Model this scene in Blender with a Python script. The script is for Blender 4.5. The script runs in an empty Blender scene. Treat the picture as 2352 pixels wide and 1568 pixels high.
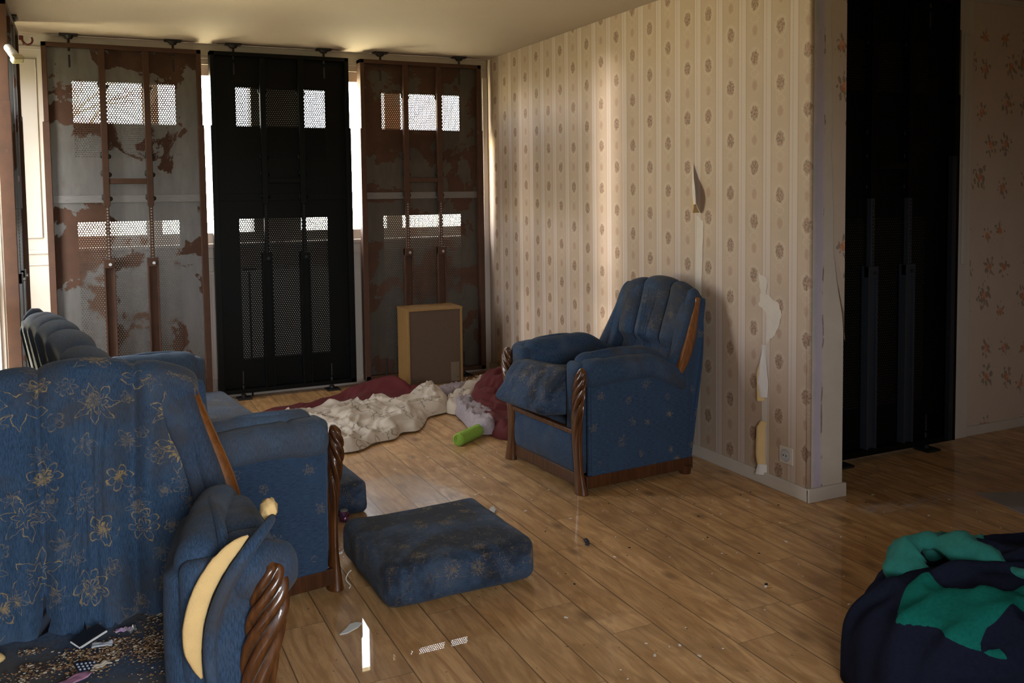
import bpy, bmesh, math, random
from mathutils import Vector, Matrix, noise, Euler
random.seed(7)
SC = bpy.context.scene
COL = SC.collection
PI = math.pi

# ---------------------------------------------------------------- camera
cam_d = bpy.data.cameras.new('camera')
cam = bpy.data.objects.new('camera', cam_d); COL.objects.link(cam)
cam_d.sensor_width = 36.0
cam_d.lens = 2061.9 / 2352 * 36
cam_d.shift_y = -(784 - 573.6) / 2352
cam_d.clip_start = 0.05
Rv = Vector((0.90310846, -0.42922673, -0.01263033)); Uv = Vector((0.03724309, 0.04899081, 0.99810463)); Fv = Vector((0.42779442, 0.90186713, -0.06022974))
cam.matrix_world = Matrix(((Rv.x, Uv.x, -Fv.x, -2.943), (Rv.y, Uv.y, -Fv.y, -6.643), (Rv.z, Uv.z, -Fv.z, 1.418), (0, 0, 0, 1)))
SC.camera = cam

# ---------------------------------------------------------------- world, light, exposure
W = bpy.data.worlds.new('overcast_sky'); SC.world = W; W.use_nodes = True
wn = W.node_tree; wn.nodes.clear()
tc = wn.nodes.new('ShaderNodeTexCoord'); sx = wn.nodes.new('ShaderNodeSeparateXYZ')
rp = wn.nodes.new('ShaderNodeValToRGB'); bg = wn.nodes.new('ShaderNodeBackground'); ow = wn.nodes.new('ShaderNodeOutputWorld')
mr = wn.nodes.new('ShaderNodeMapRange'); mr.inputs[1].default_value = -0.3; mr.inputs[2].default_value = 0.3
wn.links.new(tc.outputs['Generated'], sx.inputs[0]); wn.links.new(sx.outputs[2], mr.inputs[0]); wn.links.new(mr.outputs[0], rp.inputs[0])
rp.color_ramp.elements[0].position = 0.42; rp.color_ramp.elements[0].color = (0.62, 0.56, 0.34, 1)
rp.color_ramp.elements[1].position = 0.56; rp.color_ramp.elements[1].color = (0.92, 0.96, 1.0, 1)
lw = wn.nodes.new('ShaderNodeMapRange'); lw.inputs[1].default_value = -0.2; lw.inputs[2].default_value = 0.3; lw.inputs[3].default_value = 0.45; lw.inputs[4].default_value = 2.6
hz_ = wn.nodes.new('ShaderNodeMapRange'); hz_.inputs[1].default_value = -0.02; hz_.inputs[2].default_value = 0.04; hz_.inputs[3].default_value = 1.0; hz_.inputs[4].default_value = 0.0
mm = wn.nodes.new('ShaderNodeMix'); mm.data_type = 'FLOAT'; mm.inputs[3].default_value = 1.0
vm = wn.nodes.new('ShaderNodeVectorMath'); vm.operation = 'SCALE'
wn.links.new(sx.outputs[1], lw.inputs[0]); wn.links.new(sx.outputs[2], hz_.inputs[0]); wn.links.new(hz_.outputs[0], mm.inputs[0])
mm.inputs[2].default_value = 1.0; wn.links.new(lw.outputs[0], mm.inputs[3])
wn.links.new(rp.outputs[0], vm.inputs[0]); wn.links.new(mm.outputs[0], vm.inputs[3]); wn.links.new(vm.outputs[0], bg.inputs[0]); bg.inputs[1].default_value = 24.0
wn.links.new(bg.outputs[0], ow.inputs[0])

def sun(name, direction, strength, angle, color):
    l = bpy.data.lights.new(name, 'SUN'); l.energy = strength; l.angle = angle; l.color = color
    o = bpy.data.objects.new(name, l); COL.objects.link(o)
    o.rotation_euler = Vector(direction).to_track_quat('-Z', 'Y').to_euler()
sun('hazy_low_sun', (1.0, -0.09, -0.015), 3.2, math.radians(5), (1.0, 0.93, 0.82))

def portal(name, loc, rot, sx_, sy_):
    l = bpy.data.lights.new(name, 'AREA'); l.shape = 'RECTANGLE'; l.size = sx_; l.size_y = sy_; l.energy = 1
    l.cycles.is_portal = True
    o = bpy.data.objects.new(name, l); COL.objects.link(o); o.location = loc; o.rotation_euler = rot
portal('window_portal_far', (-1.62, 0.16, 1.74), (-PI / 2, 0, 0), 3.05, 1.2)
portal('window_portal_side', (-3.50, -0.95, 1.2), (0, -PI / 2, 0), 2.1, 1.45)
portal('window_portal_behind', (-2.7, -7.82, 1.5), (PI / 2, 0, 0), 1.2, 1.2)

vs = SC.view_settings
vs.view_transform = 'Standard'; vs.look = 'None'; vs.gamma = 1.0; vs.use_curve_mapping = False; vs.exposure = 0.12
SC.display_settings.display_device = 'sRGB'
cy = SC.cycles
cy.max_bounces = 7; cy.diffuse_bounces = 4; cy.glossy_bounces = 3; cy.transmission_bounces = 3; cy.transparent_max_bounces = 10
cy.use_denoising = True; cy.sample_clamp_indirect = 4.0; cy.caustics_reflective = False; cy.caustics_refractive = False

# ---------------------------------------------------------------- node helpers
class G:
    def __init__(s, name):
        s.m = bpy.data.materials.new(name); s.m.use_nodes = True; s.t = s.m.node_tree
        s.b = s.t.nodes['Principled BSDF']; s.out = s.t.nodes['Material Output']
    def n(s, typ, ins=None, out=0, **kw):
        nd = s.t.nodes.new('ShaderNode' + typ)
        for k, v in kw.items(): setattr(nd, k, v)
        for k, v in (ins or {}).items():
            s.put(nd.inputs[k], v)
        return nd if out is None else nd.outputs[out]
    def put(s, sock, v):
        if isinstance(v, bpy.types.NodeSocket): s.t.links.new(v, sock)
        elif isinstance(v, (tuple, list)) and len(v) == 3 and sock.type == 'RGBA': sock.default_value = (*v, 1)
        else: sock.default_value = v
    def ma(s, op, a, b=0.0, c=0.0, clamp=False):
        return s.n('Math', {0: a, 1: b, 2: c}, operation=op, use_clamp=clamp)
    def xyz(s, v):
        nd = s.n('SeparateXYZ', {0: v}, out=None); return nd.outputs[0], nd.outputs[1], nd.outputs[2]
    def vec(s, x, y, z=0.0): return s.n('CombineXYZ', {0: x, 1: y, 2: z})
    def obj(s): return s.n('TexCoord', out=3)
    def uv(s): return s.n('TexCoord', out=2)
    def noise(s, v, scale, detail=3, rough=0.55, dist=0.0, out=0):
        return s.n('TexNoise', {'Vector': v, 'Scale': scale, 'Detail': detail, 'Roughness': rough, 'Distortion': dist}, out=out)
    def scale(s, v, f): return s.n('VectorMath', {0: v, 1: f}, operation='MULTIPLY')
    def add(s, v, f): return s.n('VectorMath', {0: v, 1: f}, operation='ADD')
    def mix(s, f, a, b):
        nd = s.n('Mix', out=None, data_type='RGBA'); s.put(nd.inputs[0], f); s.put(nd.inputs[6], a); s.put(nd.inputs[7], b); return nd.outputs[2]
    def step(s, v, lo, hi): # smooth 0..1
        return s.n('MapRange', {0: v, 1: lo, 2: hi}, interpolation_type='SMOOTHSTEP')
    def band(s, v, c, w, soft=0.15): # 1 near c
        d = s.ma('ABSOLUTE', s.ma('SUBTRACT', v, c)); return s.n('MapRange', {0: d, 1: w * (1 + soft), 2: w * (1 - soft)})
    def bump(s, h, strength=0.3, dist=0.01):
        s.put(s.b.inputs['Normal'], s.n('Bump', {'Height': h, 'Strength': strength, 'Distance': dist}))
    def set(s, color=None, rough=None, metal=None, coat=None, coat_r=None, spec=None, sheen=None):
        for k, v in (('Base Color', color), ('Roughness', rough), ('Metallic', metal), ('Coat Weight', coat), ('Coat Roughness', coat_r), ('Specular IOR Level', spec), ('Sheen Weight', sheen)):
            if v is not None: s.put(s.b.inputs[k], v)
        return s

MATS = {}
def simple(name, color, rough=0.6, metal=0.0, var=0.15, scale=12.0, coat=None, bump=0.0):
    if name in MATS: return MATS[name]
    g = G(name); o = g.obj(); nz = g.noise(o, scale, 4)
    dark = tuple(c * (1 - var) for c in color); lite = tuple(min(1, c * (1 + var)) for c in color)
    g.set(g.mix(nz, dark, lite), rough, metal, coat)
    if bump: g.bump(g.noise(o, scale * 8, 3), bump, 0.004)
    MATS[name] = g.m; return g.m

def flower_lines(g, uv, scale, R, petals, thick, rnd=0.75, seed=0.0):
    """outline flowers in voronoi cells; returns line mask, centre mask"""
    v = g.add(g.scale(uv, (scale, scale, 0)), (seed, seed * 1.7, 0))
    wob = g.n('TexNoise', {'Vector': v, 'Scale': 5.0, 'Detail': 2.0}, out=1)
    v2 = g.add(v, g.scale(g.add(wob, (-0.5, -0.5, -0.5)), (0.17, 0.17, 0)))
    vo = g.n('TexVoronoi', {'Vector': v2, 'Scale': 1.0, 'Randomness': rnd}, out=None, voronoi_dimensions='2D')
    d = g.n('VectorMath', {0: v2, 1: vo.outputs['Position']}, operation='SUBTRACT')
    dx, dy, _ = g.xyz(d)
    cr, cg, cb = g.xyz(vo.outputs['Color'])
    r = vo.outputs['Distance']
    ang = g.ma('ARCTAN2', dy, dx)
    a = g.ma('ADD', g.ma('MULTIPLY', ang, g.ma('ADD', 2.5, g.ma('MULTIPLY', g.ma('FLOOR', g.ma('MULTIPLY', cb, 2.99)), 0.5))), g.ma('MULTIPLY', cr, 6.0))
    pr0 = g.ma('ABSOLUTE', g.ma('COSINE', a)); pp0 = g.ma('SUBTRACT', 1.0, g.ma('ABSOLUTE', g.ma('SINE', a)))
    sel = g.ma('GREATER_THAN', cg, 0.45); pet = g.ma('ADD', g.ma('MULTIPLY', pr0, g.ma('SUBTRACT', 1.0, sel)), g.ma('MULTIPLY', pp0, sel))
    size = g.ma('MULTIPLY_ADD', cg, R * 0.8, R * 0.45)
    shape = g.ma('MULTIPLY', size, g.ma('MULTIPLY_ADD', g.ma('POWER', pet, 0.7), 0.62, 0.38))
    l1 = g.band(r, shape, thick, 0.5)
    inner = g.ma('MULTIPLY', shape, 0.45)
    l2 = g.band(r, inner, thick * 0.9, 0.5)
    l2 = g.ma('MULTIPLY', l2, g.ma('GREATER_THAN', cb, 0.35))
    # spiky centre
    sp = g.ma('ABSOLUTE', g.ma('SINE', g.ma('MULTIPLY', ang, 7.0)))
    cen = g.ma('MULTIPLY', g.ma('LESS_THAN', r, g.ma('MULTIPLY', size, g.ma('MULTIPLY_ADD', sp, 0.45, 0.1))), g.ma('GREATER_THAN', cr, 0.45))
    brk = g.step(g.noise(v, 3.2, 2), 0.34, 0.5)
    line = g.ma('MULTIPLY', g.ma('MAXIMUM', l1, l2), brk)
    return line, cen

def fabric(name, base=(0.035, 0.075, 0.17), dirt=(0.05, 0.048, 0.05), dirt_lo=0.42, dirt_hi=0.68, gold=0.7, fscale=7.0, stretch=(14, 90, 90), sparse=False, seed=0.0, worn=(0.07, 0.10, 0.155)):
    g = G(name); uv = g.uv(); o = g.obj()
    slub = g.noise(g.scale(uv, (stretch[0], stretch[1], 1)), 4.0, 3, 0.7)
    fine = g.noise(g.scale(uv, (stretch[0] * 5, stretch[1] * 4, 1)), 6.0, 2, 0.6)
    c = g.mix(g.step(slub, 0.3, 0.72), tuple(x * 0.62 for x in base), tuple(x * 1.35 for x in base))
    big = g.noise(g.add(o, (seed, seed, seed)), 3.6, 4, 0.62, 0.6)
    wn_ = g.noise(g.add(o, (seed + 9, seed, seed)), 5.5, 3, 0.6)
    c = g.mix(g.ma('MULTIPLY', g.step(wn_, 0.45, 0.75), 0.7), c, worn)
    c = g.mix(g.ma('MULTIPLY', g.step(big, dirt_lo, dirt_hi), 0.85), c, dirt)
    if gold > 0:
        line, cen = flower_lines(g, uv, fscale, 0.42 if not sparse else 0.2, 6, 0.013 if not sparse else 0.016, 0.8, seed)
        if not sparse:
            l2_, c2_ = flower_lines(g, uv, fscale * 1.55, 0.36, 6, 0.02, 1.0, seed + 5.3)
            line = g.ma('MAXIMUM', line, g.ma('MULTIPLY', l2_, 0.5)); cen = g.ma('MAXIMUM', cen, g.ma('MULTIPLY', c2_, 0.35))
        spk = g.step(g.noise(uv, 60.0, 2), 0.35, 0.6)
        k = g.ma('MULTIPLY', g.ma('MULTIPLY', line, gold), g.ma('MULTIPLY_ADD', spk, 0.6, 0.4))
        c = g.mix(k, c, (0.34, 0.24, 0.10))
        c = g.mix(g.ma('MULTIPLY', g.ma('MULTIPLY', cen, gold * 0.75), spk), c, (0.40, 0.27, 0.09))
    g.set(c, 0.92, spec=0.15, sheen=0.06)
    g.b.inputs['Sheen Roughness'].default_value = 0.5
    h = g.ma('ADD', g.ma('MULTIPLY', slub, 0.6), g.ma('MULTIPLY', fine, 0.4))
    g.bump(h, 0.35, 0.003)
    MATS[name] = g.m; return g.m

def wood_varnish(name, a=(0.115, 0.040, 0.010), b=(0.050, 0.016, 0.005), groove=True):
    g = G(name); o = g.obj()
    nz = g.noise(g.scale(o, (60, 60, 5)), 1.0, 4, 0.6, 0.8)
    c = g.mix(g.step(nz, 0.3, 0.7), b, a)
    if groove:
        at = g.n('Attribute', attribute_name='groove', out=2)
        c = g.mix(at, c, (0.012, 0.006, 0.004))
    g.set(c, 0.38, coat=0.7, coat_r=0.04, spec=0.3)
    MATS[name] = g.m; return g.m

def laminate():
    g = G('laminate_floor'); o = g.obj(); x, y, z = g.xyz(o)
    PW, PL = 0.162, 1.22
    row = g.ma('FLOOR', g.ma('DIVIDE', x, PW))
    fx = g.ma('FRACT', g.ma('DIVIDE', x, PW))
    off = g.n('TexWhiteNoise', {'W': row}, noise_dimensions='1D', out=0)
    yy = g.ma('ADD', g.ma('DIVIDE', y, PL), g.ma('MULTIPLY', off, 1.0))
    fy = g.ma('FRACT', yy); cell = g.ma('FLOOR', yy)
    rnd = g.n('TexWhiteNoise', {'Vector': g.vec(row, cell)}, noise_dimensions='2D', out=1)
    r1, r2, r3 = g.xyz(rnd)
    pv = g.add(g.vec(x, g.ma('MULTIPLY', y, 0.13), 0.0), g.scale(rnd, (7, 7, 7)))
    grain = g.noise(pv, 16.0, 5, 0.62, 1.6)
    fineg = g.noise(g.scale(pv, (9, 4, 1)), 22.0, 3, 0.6, 0.4)
    wv = g.n('TexWave', {'Vector': g.add(g.scale(g.vec(x, g.ma('MULTIPLY', y, 0.22), 0.0), (1, 1, 1)), g.scale(rnd, (3, 3, 3))), 'Scale': 9.0, 'Distortion': 9.0, 'Detail': 2.0, 'Detail Scale': 1.2}, out=1, wave_type='RINGS')
    c = g.mix(g.step(grain, 0.28, 0.75), (0.29, 0.155, 0.058), (0.50, 0.31, 0.145))
    c = g.mix(g.ma('MULTIPLY', g.step(wv, 0.62, 0.98), 0.3), c, (0.22, 0.11, 0.04))
    c = g.mix(g.ma('MULTIPLY', g.step(fineg, 0.45, 0.8), 0.3), c, (0.20, 0.10, 0.042))
    br = g.ma('MULTIPLY_ADD', r1, 0.30, 1.22)
    c = g.n('VectorMath', {0: c, 'Scale': br}, operation='SCALE')
    # knots and dark dashes
    kv = g.n('TexVoronoi', {'Vector': g.vec(g.ma('MULTIPLY', x, 2.6), g.ma('MULTIPLY', y, 1.5)), 'Scale': 1.0}, out=0, voronoi_dimensions='2D')
    knot = g.n('MapRange', {0: kv, 1: 0.085, 2: 0.02})
    c = g.mix(g.ma('MULTIPLY', knot, 0.55), c, (0.10, 0.042, 0.016))
    sp = g.noise(g.vec(g.ma('MULTIPLY', x, 2.0), y), 38.0, 2, 0.5)
    c = g.mix(g.ma('MULTIPLY', g.step(sp, 0.70, 0.76), 0.75), c, (0.05, 0.025, 0.012))
    dirt = g.noise(o, 2.2, 5, 0.65, 0.5)
    c = g.mix(g.ma('MULTIPLY', g.step(dirt, 0.5, 0.8), 0.4), c, (0.11, 0.075, 0.045))
    seam = g.ma('MAXIMUM', g.band(fx, 0.0, 0.013, 0.4), g.ma('MAXIMUM', g.band(fx, 1.0, 0.013, 0.4), g.band(fy, 0.0, 0.0016, 0.4)))
    c = g.mix(g.ma('MULTIPLY', seam, 0.75), c, (0.045, 0.022, 0.01))
    # plaster smear where a partition once stood
    t = g.ma('SUBTRACT', g.ma('ADD', y, g.ma('MULTIPLY', x, 0.12)), -3.75)
    sm = g.ma('MULTIPLY', g.band(t, 0.0, 0.05, 0.7), g.ma('MULTIPLY', g.step(x, 0.05, 0.15), g.step(x, 0.95, 0.55)))
    sm = g.ma('MULTIPLY', sm, g.step(g.noise(g.scale(o, (3, 14, 1)), 5.0, 4, 0.7), 0.42, 0.62))
    c = g.mix(g.ma('MULTIPLY', sm, 0.65), c, (0.42, 0.40, 0.42))
    # puddle: rougher coat, plus a pale tint painting in its window sheen
    px = g.ma('SUBTRACT', x, -1.72); py = g.ma('SUBTRACT', y, -2.78)
    pr_ = g.ma('SQRT', g.ma('ADD', g.ma('MULTIPLY', g.ma('MULTIPLY', px, px), 7.5), g.ma('MULTIPLY', g.ma('MULTIPLY', py, py), 3.2)))
    pr_ = g.ma('ADD', pr_, g.ma('MULTIPLY', g.ma('SUBTRACT', g.noise(o, 4.0, 3), 0.5), 0.7))
    pud = g.step(pr_, 1.0, 0.86)
    c = g.mix(g.ma('MULTIPLY', pud, 0.15), c, (0.5, 0.42, 0.34))
    smudge = g.noise(o, 5.0, 5, 0.7)
    far = g.step(y, -3.25, -2.85)
    cr = g.ma('ADD', 0.012, g.ma('MULTIPLY', far, g.ma('MULTIPLY_ADD', smudge, 0.22, 0.10)))
    rough = g.ma('MULTIPLY_ADD', smudge, 0.25, 0.38)
    g.set(c, rough, coat=g.ma('MULTIPLY_ADD', pud, 0.55, 0.42), coat_r=g.ma('MAXIMUM', cr, g.ma('MULTIPLY', pud, 0.24)), spec=0.25)
    h = g.ma('SUBTRACT', g.ma('MULTIPLY', fineg, 0.1), seam)
    bp = g.n('Bump', {'Height': h, 'Strength': 0.12, 'Distance': 0.002})
    g.put(g.b.inputs['Normal'], bp)
    cb = g.n('Bump', {'Height': g.ma('MULTIPLY', smudge, far), 'Strength': 0.10, 'Distance': 0.01})
    g.put(g.b.inputs['Coat Normal'], cb)
    MATS['floor'] = g.m; return g.m

def wallpaper_medallion():
    g = G('striped_medallion_wallpaper'); o = g.obj(); x, y, z = g.xyz(o)
    P = 0.1785
    q = g.ma('ADD', g.ma('DIVIDE', g.ma('SUBTRACT', g.ma('MULTIPLY', y, -1.0), 0.162), P), 0.5)
    idx = g.ma('FLOOR', q); c0 = g.ma('SUBTRACT', g.ma('FRACT', q), 0.5)          # -0.5..0.5
    par = g.ma('MODULO', g.ma('ADD', g.ma('ADD', idx, 20), g.ma('GREATER_THAN', idx, 14.5)), 2.0)
    zp = g.ma('ADD', g.ma('DIVIDE', g.ma('SUBTRACT', g.ma('ADD', z, g.ma('MULTIPLY', idx, 0.006)), 2.167), 0.262), g.ma('MULTIPLY', par, 0.5))
    f1 = g.ma('SUBTRACT', g.ma('FRACT', g.ma('ADD', zp, 10.5)), 0.5)            # large at 0
    f2 = g.ma('SUBTRACT', g.ma('FRACT', g.ma('ADD', zp, 10.0)), 0.5)            # small at 0
    cm = g.ma('MULTIPLY', c0, P)
    def ell(f, rx, rz):
        a = g.ma('DIVIDE', cm, rx); b = g.ma('DIVIDE', g.ma('MULTIPLY', f, 0.262), rz)
        return g.ma('SQRT', g.ma('ADD', g.ma('MULTIPLY', a, a), g.ma('MULTIPLY', b, b)))
    nz = g.noise(o, 70.0, 3, 0.7); nz2 = g.noise(o, 140.0, 2)
    wob = g.ma('MULTIPLY', g.ma('SUBTRACT', nz, 0.5), 1.3)
    e1 = g.ma('ADD', ell(f1, 0.027, 0.036), wob); e2 = g.ma('ADD', ell(f2, 0.017, 0.025), wob)
    halo = g.n('MapRange', {0: g.ma('ADD', ell(f1, 0.040, 0.050), g.ma('MULTIPLY', wob, 0.25)), 1: 1.15, 2: 0.85})
    fine = g.noise(g.scale(o, (1, 1, 1)), 260.0, 2)
    tan = g.mix(fine, (0.40, 0.305, 0.225), (0.49, 0.378, 0.285))
    tan = g.mix(g.ma('MULTIPLY', g.step(g.noise(o, 3.0, 4), 0.35, 0.7), 0.25), tan, (0.60, 0.45, 0.36))
    tan = g.mix(g.ma('MULTIPLY', halo, 0.30), tan, (0.58, 0.49, 0.39))
    # little scroll ornament under each medallion
    f3 = g.ma('SUBTRACT', g.ma('FRACT', g.ma('ADD', zp, 10.78)), 0.5)
    s1 = g.band(ell(f3, 0.026, 0.018), 1.0, 0.13, 0.4); s2 = g.band(ell(f2, 0.028, 0.036), 1.0, 0.08, 0.4)
    orn = g.ma('MULTIPLY', g.ma('MAXIMUM', s1, g.ma('MULTIPLY', s2, 0.35)), g.step(nz2, 0.42, 0.56))
    tan = g.mix(g.ma('MULTIPLY', orn, 0.35), tan, (0.62, 0.54, 0.44))
    pink = g.mix(g.step(g.noise(o, 95.0, 2, 0.6), 0.42, 0.58), (0.16, 0.115, 0.07), (0.40, 0.235, 0.175))
    tan = g.mix(g.ma('MULTIPLY', g.n('MapRange', {0: e1, 1: 1.12, 2: 0.85}), 0.85), tan, pink)
    tan = g.mix(g.ma('MULTIPLY', g.n('MapRange', {0: e2, 1: 1.15, 2: 0.8}), 0.6), tan, (0.36, 0.225, 0.165))
    ac = g.ma('FRACT', g.ma('ADD', c0, 1.0))
    light = g.ma('MULTIPLY', g.step(ac, 0.35, 0.365), g.step(ac, 0.645, 0.63))
    lc = (0.54, 0.455, 0.40)
    c = g.mix(light, tan, lc)
    ln = g.ma('MAXIMUM', g.band(ac, 0.33, 0.010, 0.4), g.band(ac, 0.66, 0.010, 0.4))
    c = g.mix(g.ma('MULTIPLY', ln, 0.6), c, (0.36, 0.22, 0.12))
    dz = g.ma('ABSOLUTE', g.ma('SINE', g.ma('MULTIPLY', z, 620.0)))
    dot = g.ma('MULTIPLY', g.band(g.ma('ADD', ac, g.ma('MULTIPLY', g.ma('SUBTRACT', nz2, 0.5), 0.05)), 0.462, 0.021, 0.5), g.ma('MULTIPLY_ADD', dz, 0.6, 0.3))
    c = g.mix(g.ma('MULTIPLY', dot, 0.7), c, (0.42, 0.28, 0.24))
    stain = g.noise(o, 1.6, 5, 0.65)
    c = g.mix(g.ma('MULTIPLY', g.step(stain, 0.52, 0.8), 0.25), c, (0.42, 0.30, 0.20))
    g.set(c, 0.55, spec=0.3)
    g.bump(g.ma('ADD', orn, g.ma('MULTIPLY', fine, 0.5)), 0.2, 0.001)
    MATS['wp'] = g.m; return g.m

def wallpaper_floral():
    g = G('floral_wallpaper'); o = g.obj(); x, y, z = g.xyz(o)
    uv = g.vec(g.ma('SUBTRACT', x, y), z)
    v = g.scale(uv, (5.6, 4.4, 0))
    vo = g.n('TexVoronoi', {'Vector': v, 'Scale': 1.0, 'Randomness': 0.55}, out=None, voronoi_dimensions='2D')
    d = g.n('VectorMath', {0: v, 1: vo.outputs['Position']}, operation='SUBTRACT')
    dx, dy, _ = g.xyz(d); cr, cg, cb = g.xyz(vo.outputs['Color']); r = vo.outputs['Distance']
    ang = g.ma('ARCTAN2', dy, dx)
    a = g.ma('ADD', g.ma('MULTIPLY', ang, 3.5), g.ma('MULTIPLY', cr, 6))
    leaf = g.ma('POWER', g.ma('ABSOLUTE', g.ma('COSINE', a)), 1.6)
    nz = g.noise(v, 9.0, 3)
    size = g.ma('MULTIPLY_ADD', cg, 0.14, 0.15)
    v2 = g.scale(g.vec(g.ma('ADD', x, g.ma('MULTIPLY', z, 0.35)), g.ma('SUBTRACT', z, g.ma('MULTIPLY', x, 0.2))), (44, 22, 0))
    lf = g.n('TexVoronoi', {'Vector': v2, 'Scale': 1.0, 'Randomness': 0.9}, out=0, voronoi_dimensions='2D')
    lm = g.ma('MULTIPLY', g.ma('LESS_THAN', lf, 0.42), g.ma('LESS_THAN', g.ma('ADD', r, g.ma('MULTIPLY', nz, 0.25)), g.ma('ADD', g.ma('MULTIPLY', size, 1.2), g.ma('MULTIPLY', leaf, 0.16))))
    fl = g.n('MapRange', {0: g.ma('ADD', r, g.ma('MULTIPLY', nz, 0.06)), 1: 0.15, 2: 0.11})
    base = g.mix(g.noise(o, 6.0, 4), (0.54, 0.44, 0.36), (0.63, 0.52, 0.43))
    c = g.mix(g.ma('MULTIPLY', lm, 0.75), base, (0.23, 0.18, 0.13))
    c = g.mix(g.ma('MULTIPLY', g.ma('MULTIPLY', fl, g.step(g.noise(v, 22.0, 2), 0.35, 0.5)), 0.8), c, (0.66, 0.24, 0.12))
    g.set(c, 0.7, spec=0.2); MATS['wf'] = g.m; return g.m

def rusty(name, rust=0.5, base=(0.125, 0.117, 0.112), seed=0.0, perf=False, black=False):
    g = G(name); o = g.add(g.obj(), (seed, seed, seed))
    if black:
        c = g.mix(g.noise(o, 8.0, 3), (0.0015, 0.0018, 0.0015), (0.003, 0.0034, 0.003)); g.set(c, 0.45, spec=0.12)
    else:
        n1 = g.noise(o, 2.3, 6, 0.62, 0.35); n2 = g.noise(o, 14.0, 4, 0.6)
        n3 = g.noise(g.scale(o, (1, 1, 0.25)), 30.0, 3, 0.6)
        m = g.step(g.ma('ADD', n1, g.ma('MULTIPLY', g.ma('SUBTRACT', n2, 0.5), 0.10)), 0.60 - 0.2 * rust, 0.615 - 0.2 * rust)
        rc = g.mix(n2, (0.036, 0.015, 0.008), (0.085, 0.036, 0.018))
        gc = g.mix(n3, tuple(b * 0.7 for b in base), tuple(b * 1.25 for b in base))
        gc = g.mix(g.ma('MULTIPLY', g.step(n2, 0.55, 0.8), 0.4), gc, (0.09, 0.06, 0.045))
        c = g.mix(m, gc, rc)
        g.set(c, g.ma('MULTIPLY_ADD', m, 0.3, 0.42), g.ma('MULTIPLY', g.ma('SUBTRACT', 1.0, m), 0.35), spec=0.4)
        g.bump(g.ma('ADD', m, n2), 0.15, 0.002)
    if perf:
        x, y, z = g.xyz(g.obj())
        p = 0.0158
        u = g.ma('DIVIDE', x, p); v = g.ma('DIVIDE', z, p * 1.732)
        def lat(off):
            a = g.ma('SUBTRACT', g.ma('FRACT', g.ma('ADD', u, 100 + off)), 0.5)
            b = g.ma('MULTIPLY', g.ma('SUBTRACT', g.ma('FRACT', g.ma('ADD', v, 100 + off)), 0.5), 1.732)
            return g.ma('SQRT', g.ma('ADD', g.ma('MULTIPLY', a, a), g.ma('MULTIPLY', b, b)))
        hole = g.ma('LESS_THAN', g.ma('MINIMUM', lat(0.0), lat(0.5)), 0.26)
        tr = g.n('BsdfTransparent'); mx = g.n('MixShader', {0: hole, 1: g.b.outputs[0], 2: tr})
        g.t.links.new(mx, g.out.inputs[0])
    MATS[name] = g.m; return g.m

# ---------------------------------------------------------------- mesh helpers
def mesh_obj(name, bm, mat=None, parent=None, smooth=False, loc=None, uvmode=None):
    me = bpy.data.meshes.new(name)
    bmesh.ops.recalc_face_normals(bm, faces=bm.faces)
    bm.to_mesh(me); bm.free()
    if smooth:
        for p in me.polygons: p.use_smooth = True
    if mat:
        me.materials.append(mat)
    if uvmode: auto_uv(me, uvmode)
    o = bpy.data.objects.new(name, me); COL.objects.link(o)
    if loc is not None: o.location = loc
    if parent: o.parent = parent
    return o

def auto_uv(me, mode):
    """uv in metres; box projection or two given axes"""
    if 'uv' in me.uv_layers: return
    ul = me.uv_layers.new(name='uv')
    for p in me.polygons:
        n = p.normal
        if mode == 'box':
            ax = max(range(3), key=lambda i: abs(n[i])); a, b = [(1, 2), (0, 2), (0, 1)][ax]
        else: a, b = mode
        for li in p.loop_indices:
            co = me.vertices[me.loops[li].vertex_index].co
            ul.data[li].uv = (co[a], co[b])

def empty(name, loc=(0, 0, 0), rz=0.0, label=None, cat=None, group=None, kind=None):
    o = bpy.data.objects.new(name, None); COL.objects.link(o); o.location = loc; o.rotation_euler = (0, 0, rz)
    o.empty_display_size = 0.1
    return tag(o, label, cat, group, kind)

def tag(o, label=None, cat=None, group=None, kind=None):
    if label: o['label'] = label
    if cat: o['category'] = cat
    if group: o['group'] = group
    if kind: o['kind'] = kind
    return o

def box(bm, x0, x1, y0, y1, z0, z1, bev=0.0):
    r = bmesh.ops.create_cube(bm, size=1.0)
    for v in r['verts']:
        v.co = Vector(((x0 + x1) / 2 + v.co.x * (x1 - x0), (y0 + y1) / 2 + v.co.y * (y1 - y0), (z0 + z1) / 2 + v.co.z * (z1 - z0)))
    if bev:
        es = list({e for v in r['verts'] for e in v.link_edges})
        bmesh.ops.bevel(bm, geom=es, offset=bev, segments=2, affect='EDGES', profile=0.5)

def bx(name, dims, mat, parent=None, bev=0.0, uv='box', kind=None):
    bm = bmesh.new(); box(bm, *dims, bev=bev)
    o = mesh_obj(name, bm, mat, parent, uvmode=uv)
    if kind: o['kind'] = kind
    return o

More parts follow.
